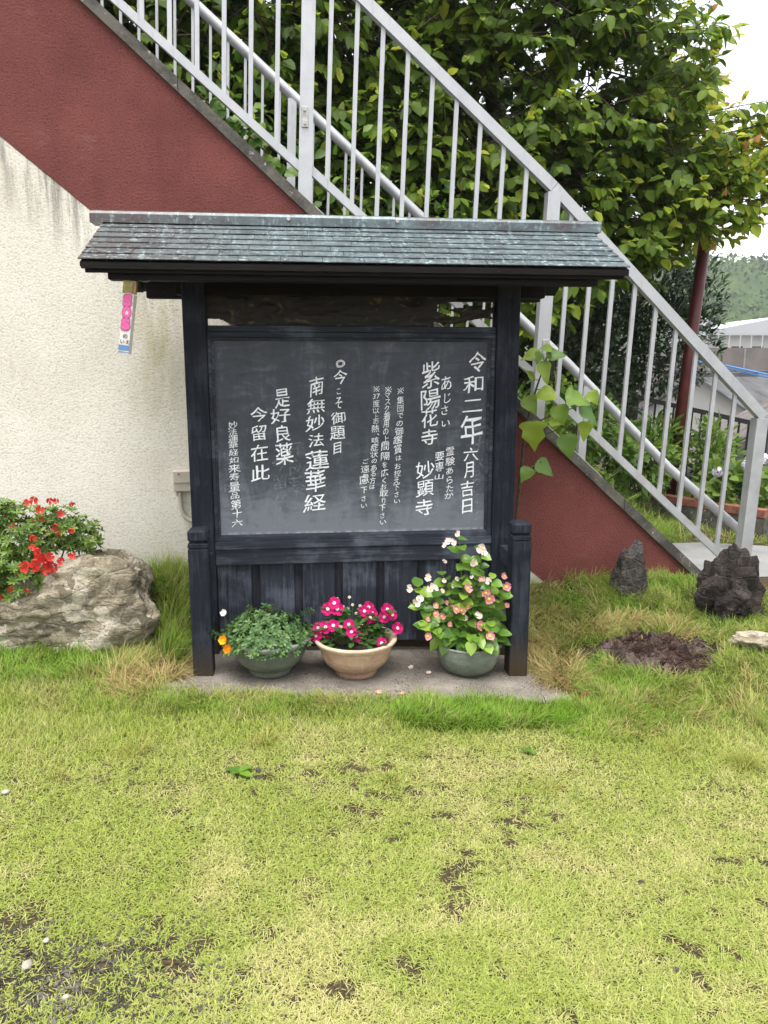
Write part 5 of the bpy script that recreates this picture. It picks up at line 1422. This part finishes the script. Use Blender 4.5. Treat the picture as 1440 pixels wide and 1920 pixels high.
for k, (cx, cy, cz, r0, lab) in enumerate([(4.05, 6.95, .42, .24, 'hydrangea bush with a pale bloom behind the brick edging, left one'), (4.45, 6.75, .40, .26, 'hydrangea bush with a pale bloom behind the brick edging, right one')]):
    o = shrub('hydrangea_bush', lab, 'shrub', [(cx, cy, cz, r0, .22, .24)], 420, (.07, .12), BROAD, MAT['hydrangea'], 23 + k, stems=3, group='hydrangeas behind the brick edging')
    for q in ([at(1345, 885, 6.75)] if k == 0 else [at(1432, 860, 6.5), at(1400, 872, 6.7)]):
        rs = random.Random(k); bl_ = flower_mesh('bloom', 40, .035, .02, .3, [MAT['lilac']], 0, .5, k)
        mb = MB()
        for j in range(46):
            u = Vector((rs.gauss(0, 1), rs.gauss(0, 1), rs.gauss(0, 1))).normalized(); c = q + u * .048; s1 = u.orthogonal().normalized() * .014; s2 = u.cross(s1)
            mb.add([c - s1 - s2, c + s1 - s2 * .6, c + s1 + s2, c - s1 * .7 + s2], [(0, 1, 2, 3)])
        mb.build('bloom', MAT['lilac'], o)

# grass on the bank and beyond the landing
def scatter_bank(name, label, spots, seed):
    r_ = np.random.default_rng(seed); VV = []; TT = []; TI = []; AL = []; off = 0
    for x0, x1, y0, y1, cnt, l0, l1, tn in spots:
        x = r_.uniform(x0, x1, cnt); y = r_.uniform(y0, y1, cnt)
        k = ~((y < 6.05) & (x < 4.8) & (y > 4.0)); x, y = x[k], y[k]; m = len(x)
        az = fnoise(x * 3 + 7, y * 3, 2) * 12 + r_.normal(0, .8, m)
        v, t, ti_, al_ = blades(np.stack([x, y, gz(x, y) - .01], 1), r_.uniform(l0, l1, m), r_.uniform(.004, .008, m), az, np.abs(r_.normal(.35, .25, m)), r_.uniform(.2, 1.4, m), np.clip(r_.normal(tn, .2, m) + (fnoise(x * 5, y * 5) - .5), 0, 1), 4)
        VV.append(v); TT.append(t + off); TI.append(ti_); AL.append(al_); off += len(v)
    return tag(link(name, np_mesh(name, np.concatenate(VV), np.concatenate(TT), np.concatenate(TI), np.concatenate(AL)), MAT['grass']), label, kind='stuff')
scatter_bank('bank_grass', 'arching grass on the bank behind the stairs', [(-1, 3.3, 6.05, 7.4, 9000, .15, .34, .12), (2.2, 5.0, 6.05, 8.6, 12000, .05, .14, .3), (1.6, 3.0, 6.05, 6.6, 3500, .2, .42, .15)], 41)
# tufts leaning over the coping at the foot of the stairs
for k, (x, lab) in enumerate([(1.92, 'uppermost'), (2.10, 'middle'), (2.30, 'lowest')]):
    r_ = np.random.default_rng(60 + k); cnt = 260
    a = r_.uniform(0, 6.283, cnt); rr = r_.random(cnt) * .10
    v, t, ti_, al_ = blades(np.stack([rr * np.cos(a), rr * np.sin(a) * .6, np.zeros(cnt)], 1), r_.uniform(.16, .36, cnt), r_.uniform(.004, .008, cnt), a + r_.normal(0, .5, cnt), np.abs(r_.normal(.45, .25, cnt)), r_.uniform(.4, 1.5, cnt), np.clip(r_.normal(.18, .2, cnt), 0, 1), 5)
    o = link('overhanging_tuft', np_mesh('overhanging_tuft', v, t, ti_, al_), MAT['grass']); o.location = (x, 5.02, stair(x) - .10)
    tag(o, lab + ' of three long grass tufts behind the lower coping', 'grass tuft', 'grass tufts behind the coping')

# ------------------------------------------------------------------ vine on the coping and sapling by the post
vm = tpl_mesh('leaf', leaf_grid([(0, .1), (.15, .36), (.4, .42), (.75, .22), (1, .01)], 7, 2, .08, .2, .03), True); vm.materials.append(MAT['lush_r'])
vine = empty('climbing_vine', (-.2, 4.95, 2.6), 'bright green vine leafing along the upper coping', 'vine'); rs = random.Random(14)
sp_ = [at(372, 160, 4.93), at(420, 205, 4.93), at(455, 225, 4.92), at(500, 270, 4.93), at(530, 310, 4.95)]
MB().tube([q - Vector((0, 0, .05)) for q in sp_], .006, 6).build('stem', MAT['twig'], vine)
for k in range(46):
    t = rs.random() * 3.99; i = int(t); q = sp_[i].lerp(sp_[i + 1], t - i) + Vector((rs.uniform(-.07, .07), rs.uniform(-.08, .03), rs.uniform(-.09, .06)))
    link('leaf', vm, None, vine, leaf_matrix(q, (rs.uniform(-1, 1), rs.uniform(-.8, .1), rs.uniform(-.9, .3)), (rs.uniform(-.4, .4), -.9, .7), rs.uniform(.06, .10)))
sap = empty('sapling', (1.36, 4.58, .2), 'sapling with large lobed bright leaves between the board and railing', 'sapling')
sm = tpl_mesh('leaf', leaf_grid([(0, .12), (.08, .36), (.22, .52), (.34, .34), (.50, .38), (.62, .40), (.70, .20), (.85, .12), (1, .01)], 13, 3, .10, .28, .04), True); sm.materials.append(MAT['sap_r'])
rm_ = tpl_mesh('leaf', leaf_grid([(0, .12), (.12, .38), (.35, .46), (.65, .30), (.88, .09), (1, .01)], 9, 3, .10, .28, .04), True); rm_.materials.append(MAT['sap_r'])
root = Vector((1.30, 4.58, .15))
stem_pts = [root, at(975, 900, 4.56), at(985, 800, 4.54), at(1005, 730, 4.52), at(1022, 680, 4.50)]
MB().tube(stem_pts, [.012, .010, .008, .006, .003], 7).build('stem', MAT['twig'], sap)
sb = [(at(985, 800, 4.54), at(1045, 775, 4.5), at(1090, 760, 4.46)), (at(980, 840, 4.55), at(1020, 815, 4.5), at(1060, 800, 4.46)), (at(975, 900, 4.56), at(1000, 878, 4.5), at(1015, 865, 4.44))]
for br in sb: MB().tube(br, [.006, .004, .002], 6).build('branch', MAT['twig'], sap)
SEGS = [a_.lerp(b_, t) for ln_ in [stem_pts] + [list(b) for b in sb] for a_, b_ in zip(ln_, ln_[1:]) for t in (0, .33, .66, 1)]
for (ax_, ay, bx, by, s, kind, yy) in [(1025, 668, 1062, 660, .13, 1, 4.46), (1012, 680, 1038, 725, .15, 1, 4.45), (1015, 665, 975, 668, .14, 1, 4.48), (1010, 660, 1010, 690, .08, 1, 4.42), (1035, 655, 1015, 650, .09, 1, 4.46), (1000, 715, 990, 690, .10, 1, 4.47),
                                      (1085, 765, 1125, 790, .17, 1, 4.42), (1060, 745, 1105, 750, .17, 0, 4.40), (1040, 738, 1000, 740, .15, 1, 4.45), (1045, 760, 1060, 800, .14, 1, 4.43), (1095, 790, 1100, 828, .13, 1, 4.46),
                                      (1000, 790, 1000, 835, .19, 0, 4.40), (985, 745, 1000, 765, .13, 1, 4.46), (1060, 815, 1070, 855, .16, 1, 4.46), (995, 878, 985, 890, .12, 1, 4.42), (1005, 868, 1030, 882, .14, 1, 4.42), (1105, 735, 1125, 760, .10, 1, 4.44), (1030, 790, 1050, 790, .10, 1, 4.46)]:
    p_, e_ = at(ax_, ay, yy + .03), at(bx, by, yy); d = e_ - p_
    lf = link('leaf', sm if kind == 0 else rm_, None, sap, leaf_matrix(p_, d, (random.uniform(-.5, .5), -.75, .7), s * .92))
    near_ = min(SEGS, key=lambda q: (q - p_).length)
    MB().tube([near_, near_.lerp(p_, .6) + Vector((0, 0, .01)), p_], [.003, .0022, .0018], 5).build('petiole', MAT['stem'], sap)

# ------------------------------------------------------------------ red pole, planter, black fence
MAT['redpaint'] = plain('red_brown_paint', (.11, .022, .020), .45, .1, .25, 10)
MAT['brick'] = plain('brick_red', (.24, .09, .06), .9, 0, .3, 20, .4)
MAT['blackiron'] = plain('black_iron', (.012, .011, .011), .5, .3, .2, 20)
p0, p1_ = at(1255, 930, 7.5), at(1336, 350, 7.5)
o = MB().tube([p0, p0.lerp(p1_, .5), p1_], .058, 14).solo('steel_pole', MAT['redpaint'], p0, True)
tag(o, 'leaning red brown steel pole rising into the leaves', 'pole')
pl_ = empty('brick_edging', on(1290, 960, .08), 'low red brick edging of the flower bed beyond the railing', 'planter')
e0, e1 = at(1228, 915, 7.4), at(1440, 965, 6.35)
e0.z = e1.z = .24
nb = 9; dv = (e1 - e0) / nb
for k in range(nb):
    a_, b_ = e0 + dv * (k + .03), e0 + dv * (k + .97)
    MB().bar(a_, b_, .07, .11).build('brick', MAT['brick'], pl_)
MB().bar(e0 - Vector((0, 0, .16)), e1 - Vector((0, 0, .16)), .24, .10).build('kerb', MAT['coping'], pl_)
fe = empty('iron_fence', (4.6, 8.6, 0), 'black iron fence at the edge of the garden', 'fence')
fa, fb = at(1195, 745, 8.6), at(1440, 800, 8.2)
MB().bar(fa, fb, .05, .05).build('top_rail', MAT['blackiron'], fe)
lo_ = Vector((0, 0, -.78)); MB().bar(fa + lo_, fb + lo_, .035, .03).build('bottom_rail', MAT['blackiron'], fe)
for k in range(15):
    q = fa.lerp(fb, k / 14); MB().bar(q + lo_ + Vector((-.03, 0, -.05 if k % 5 == 0 else 0)), q, .018 if k % 5 else .04, .018).build('bar', MAT['blackiron'], fe)

# ------------------------------------------------------------------ the valley
MAT['oldtile'] = plain('old_roof_tile', (.13, .115, .11), .8, 0, .35, 3, .3)
MAT['greytile'] = plain('grey_roof_tile', (.085, .085, .088), .85, 0, .35, 1.2, 0, .15)
MAT['plaster'] = plain('pale_plaster', (.36, .35, .33), .9, 0, .12, .6)
MAT['oldwall'] = plain('grey_board_wall', (.24, .24, .25), .9, 0, .2, 2)
MAT['retain'] = plain('stained_retaining_wall', (.145, .125, .115), .95, 0, .3, .5)
MAT['white_roof'] = plain('white_metal_roof', (.42, .43, .44), .6, 0, .06, .2)
MAT['bluepipe'] = plain('blue_tube', (.06, .20, .48), .5); MAT['glass'] = plain('dark_window', (.03, .035, .04), .15)
MAT['hill'] = m_leaf('hill_foliage', [(0., (.022, .042, .015)), (.5, (.040, .072, .020)), (1., (.085, .125, .03))], .0, rough=.9, spec=.05)
def gable(name, label, c, w, d, h, rh, mats, rot=0.0, tiles=0, over=.3):
    o = empty(name, c, label, 'house'); o.rotation_euler.z = rot
    M_ = Matrix.Translation(Vector(c)) @ Matrix.Rotation(rot, 4, 'Z')
    def part(mb, nm, mt, par=o): 
        me = mb.mesh(nm); me.materials.append(mt); return link(nm, me, None, par, M_)
    mb = MB().box(-w / 2, w / 2, -d / 2, d / 2, 0, h); mb.prism([(-d / 2, h), (d / 2, h), (0, h + rh)], 'x', -w / 2, w / 2); part(mb, 'wall', mats[0])
    t = .12
    mb = MB()
    for s_ in (1, -1):
        a_, b_ = Vector((0, s_ * (d / 2 + over), h - rh * over / (d / 2))), Vector((0, 0, h + rh)); up = Vector((0, 0, t))
        v = [Vector((x, q.y, q.z)) for x in (-w / 2 - over, w / 2 + over) for q in (a_, b_, b_ + up, a_ + up)]
        mb.add(v, [(0, 1, 2, 3), (7, 6, 5, 4), (0, 4, 5, 1), (1, 5, 6, 2), (2, 6, 7, 3), (3, 7, 4, 0)])
    rf_ = part(mb, 'roof', mats[1])
    part(MB().box(-w / 2 - over, w / 2 + over, -.16, .16, h + rh, h + rh + .26, ch=.04), 'ridge', mats[1], rf_)
    for k in range(tiles):
        x = -w / 2 - over + (k + .5) * (w + 2 * over) / tiles
        for s_ in (-1, 1):
            a_, b_ = Vector((x, s_ * (d / 2 + over), h - rh * over / (d / 2) + t)), Vector((x, s_ * .1, h + rh + t))
            part(MB().tube([a_, b_], .055, 6), 'tile_roll', mats[1], rf_)
    for s_ in (-.28, .25):
        part(MB().box(s_ * w - .5, s_ * w + .5, -d / 2 - .04, -d / 2 - .01, h * .35, h * .75), 'window', MAT['glass'])
    return o
gable('old_house', 'old house with brown grey tiled roof just below the iron fence', (9.6, 14.2, -3.0), 5.0, 4.2, 2.6, 1.15, (MAT['oldwall'], MAT['oldtile']), R(62), 16)
gable('valley_house', 'grey roofed house in the valley, nearest behind the railing top', (21.4, 37, -3.4), 6, 5, 3.1, 1.5, (MAT['plaster'], MAT['greytile']), R(35), 0)
gable('valley_house', 'grey roofed house in the valley right of its neighbour', (26.4, 38, -4.6), 7, 5, 3.1, 1.6, (MAT['plaster'], MAT['greytile']), R(-10), 0)
gable('valley_house', 'farther pale house below the retaining wall', (30.0, 50, -3.2), 9, 6, 3.0, 1.5, (MAT['plaster'], MAT['greytile']), R(5), 0)
rwm = MB().box(24, 62, 60, 61, -6, 3.35); rw = rwm.solo('retaining_wall', MAT['retain'], (40, 60.5, -6)); tag(rw, 'long dark stained concrete retaining wall across the valley', 'wall')
for k in range(13):
    MB().box(24 + k * 3, 24.12 + k * 3, 59.93, 59.995, -6, 3.3).build('joint_rib', MAT['oldwall'], rw)
wb = empty('warehouse', (42, 66, 2.5), 'long low white warehouse above the retaining wall', 'building')
MB().box(36.2, 60, 64, 72, 1.5, 4.6).build('wall', MAT['plaster'], wb)
MB().prism([(35.9, 4.6), (60.4, 4.6), (60.4, 5.0), (48, 6.9), (42, 6.2), (35.9, 5.05)], 'y', 63.7, 72.3).build('roof', MAT['white_roof'], wb)
for k in range(12): MB().box(37.2 + k * 1.9, 38.2 + k * 1.9, 63.94, 63.99, 2.6, 3.6).build('window', MAT['glass'], wb)
fb_ = empty('flat_block', (36, 70, 2), 'small cream block at the left end of the white warehouse', 'building')
MB().box(35.5, 38.2, 69, 73, 1.5, 6.5).build('wall', MAT['plaster'], fb_)
for k in range(3): MB().box(35.9 + k * .75, 36.4 + k * .75, 68.95, 68.99, 4.9, 5.7).build('window', MAT['glass'], fb_)
pf = empty('parapet_fence', (40, 60, 3.35), 'pale mesh fence on top of the retaining wall', 'fence')
MB().box(30, 62, 60.2, 60.25, 4.35, 4.42).build('top_rail', MAT['white_roof'], pf)
for k in range(34): MB().box(30 + k * .95, 30.06 + k * .95, 60.2, 60.26, 3.35, 4.35).build('picket', MAT['white_roof'], pf)
for k, (a_, b_, lab) in enumerate([((1360, 685), (1440, 702), 'upper'), ((1362, 690), (1440, 708), 'lower')]):
    q0, q1 = at(*a_, 30), at(*b_, 27); o = MB().tube([q0 + (q0 - q1) * .8, q0, q1, q1 + (q1 - q0) * .8], .035, 6).solo('blue_cable', MAT['bluepipe'], q0)
    tag(o, lab + ' of two blue sleeved cables strung across the valley', 'cable', 'blue cables over the valley')
up_ = empty('utility_pole', (37.5, 58, -4), 'slim utility pole standing before the white warehouse', 'utility pole')
MB().tube([(37.4, 58, -5), (37.4, 58, 6.2)], [.13, .09], 8).build('shaft', MAT['oldwall'], up_)
for z in (5.8, 5.3): MB().box(36.8, 38.0, 57.95, 58.05, z, z + .08).build('crossarm', MAT['oldwall'], up_)
# wooded hill
hx = np.linspace(20, 520, 200); hy = np.linspace(150, 420, 90); HX, HY = np.meshgrid(hx, hy)
HZ = -8 + 44 * sstep(150, 330, HY + .10 * (HX - 150)) * (.75 + .5 * fnoise(HX * .012, HY * .012, 2)) + 9 * fnoise(HX * .05, HY * .05, 3) 
HZ = HZ + 3.2 * np.abs(np.sin(HX * .55 + 3 * fnoise(HX * .1, HY * .1))) * np.abs(np.sin(HY * .5 + 3 * fnoise(HX * .1 + 9, HY * .1)))
nx, ny = len(hx), len(hy); i0 = (np.arange(ny - 1)[:, None] * nx + np.arange(nx - 1)[None]).ravel()
T = np.concatenate([np.stack([i0, i0 + 1, i0 + nx + 1], 1), np.stack([i0, i0 + nx + 1, i0 + nx], 1)])
tag(link('hill', np_mesh('hill', np.stack([HX, HY, HZ], -1).reshape(-1, 3), T, fnoise(HX * .2, HY * .2, 3).ravel()), MAT['hill']), kind='structure')
r_ = np.random.default_rng(90); m_ = 60000
ii = r_.integers(0, ny - 1, m_); jj = r_.integers(0, nx - 1, m_)
m_ = len(ii)
cp_ = np.stack([HX[ii, jj] + r_.normal(0, 1.2, m_), HY[ii, jj] + r_.normal(0, 1.2, m_), HZ[ii, jj] + r_.uniform(.3, 2.6, m_)], 1)
V_, T_, t_ = leaf_cloud(BROAD, cp_, r_.normal(0, 1, (m_, 3)), r_.normal(0, .5, (m_, 3)) + np.array([0, -.5, .8]), r_.uniform(.8, 2.0, m_), np.clip(fnoise(cp_[:, 0] * .09, cp_[:, 1] * .09, 2) + r_.normal(0, .2, m_), 0, 1))
tag(link('hill_wood', np_mesh('hill_wood', V_, T_, t_), MAT['hill']), 'distant wood covering the hill', kind='stuff')

# ------------------------------------------------------------------ haze
n = NT('haze_air'); n.t.nodes.remove(n.b)
pv = n.node('ShaderNodeVolumePrincipled'); pv.inputs['Color'].default_value = (.93, .96, 1, 1); pv.inputs['Density'].default_value = .0005
n.lk(pv.outputs[0], n.out.inputs['Volume'])
tag(MB().box(-1200, 1200, -500, 2300, -30, 75).build('haze', n.mat), 'thin pale haze in the air over the valley', kind='stuff')
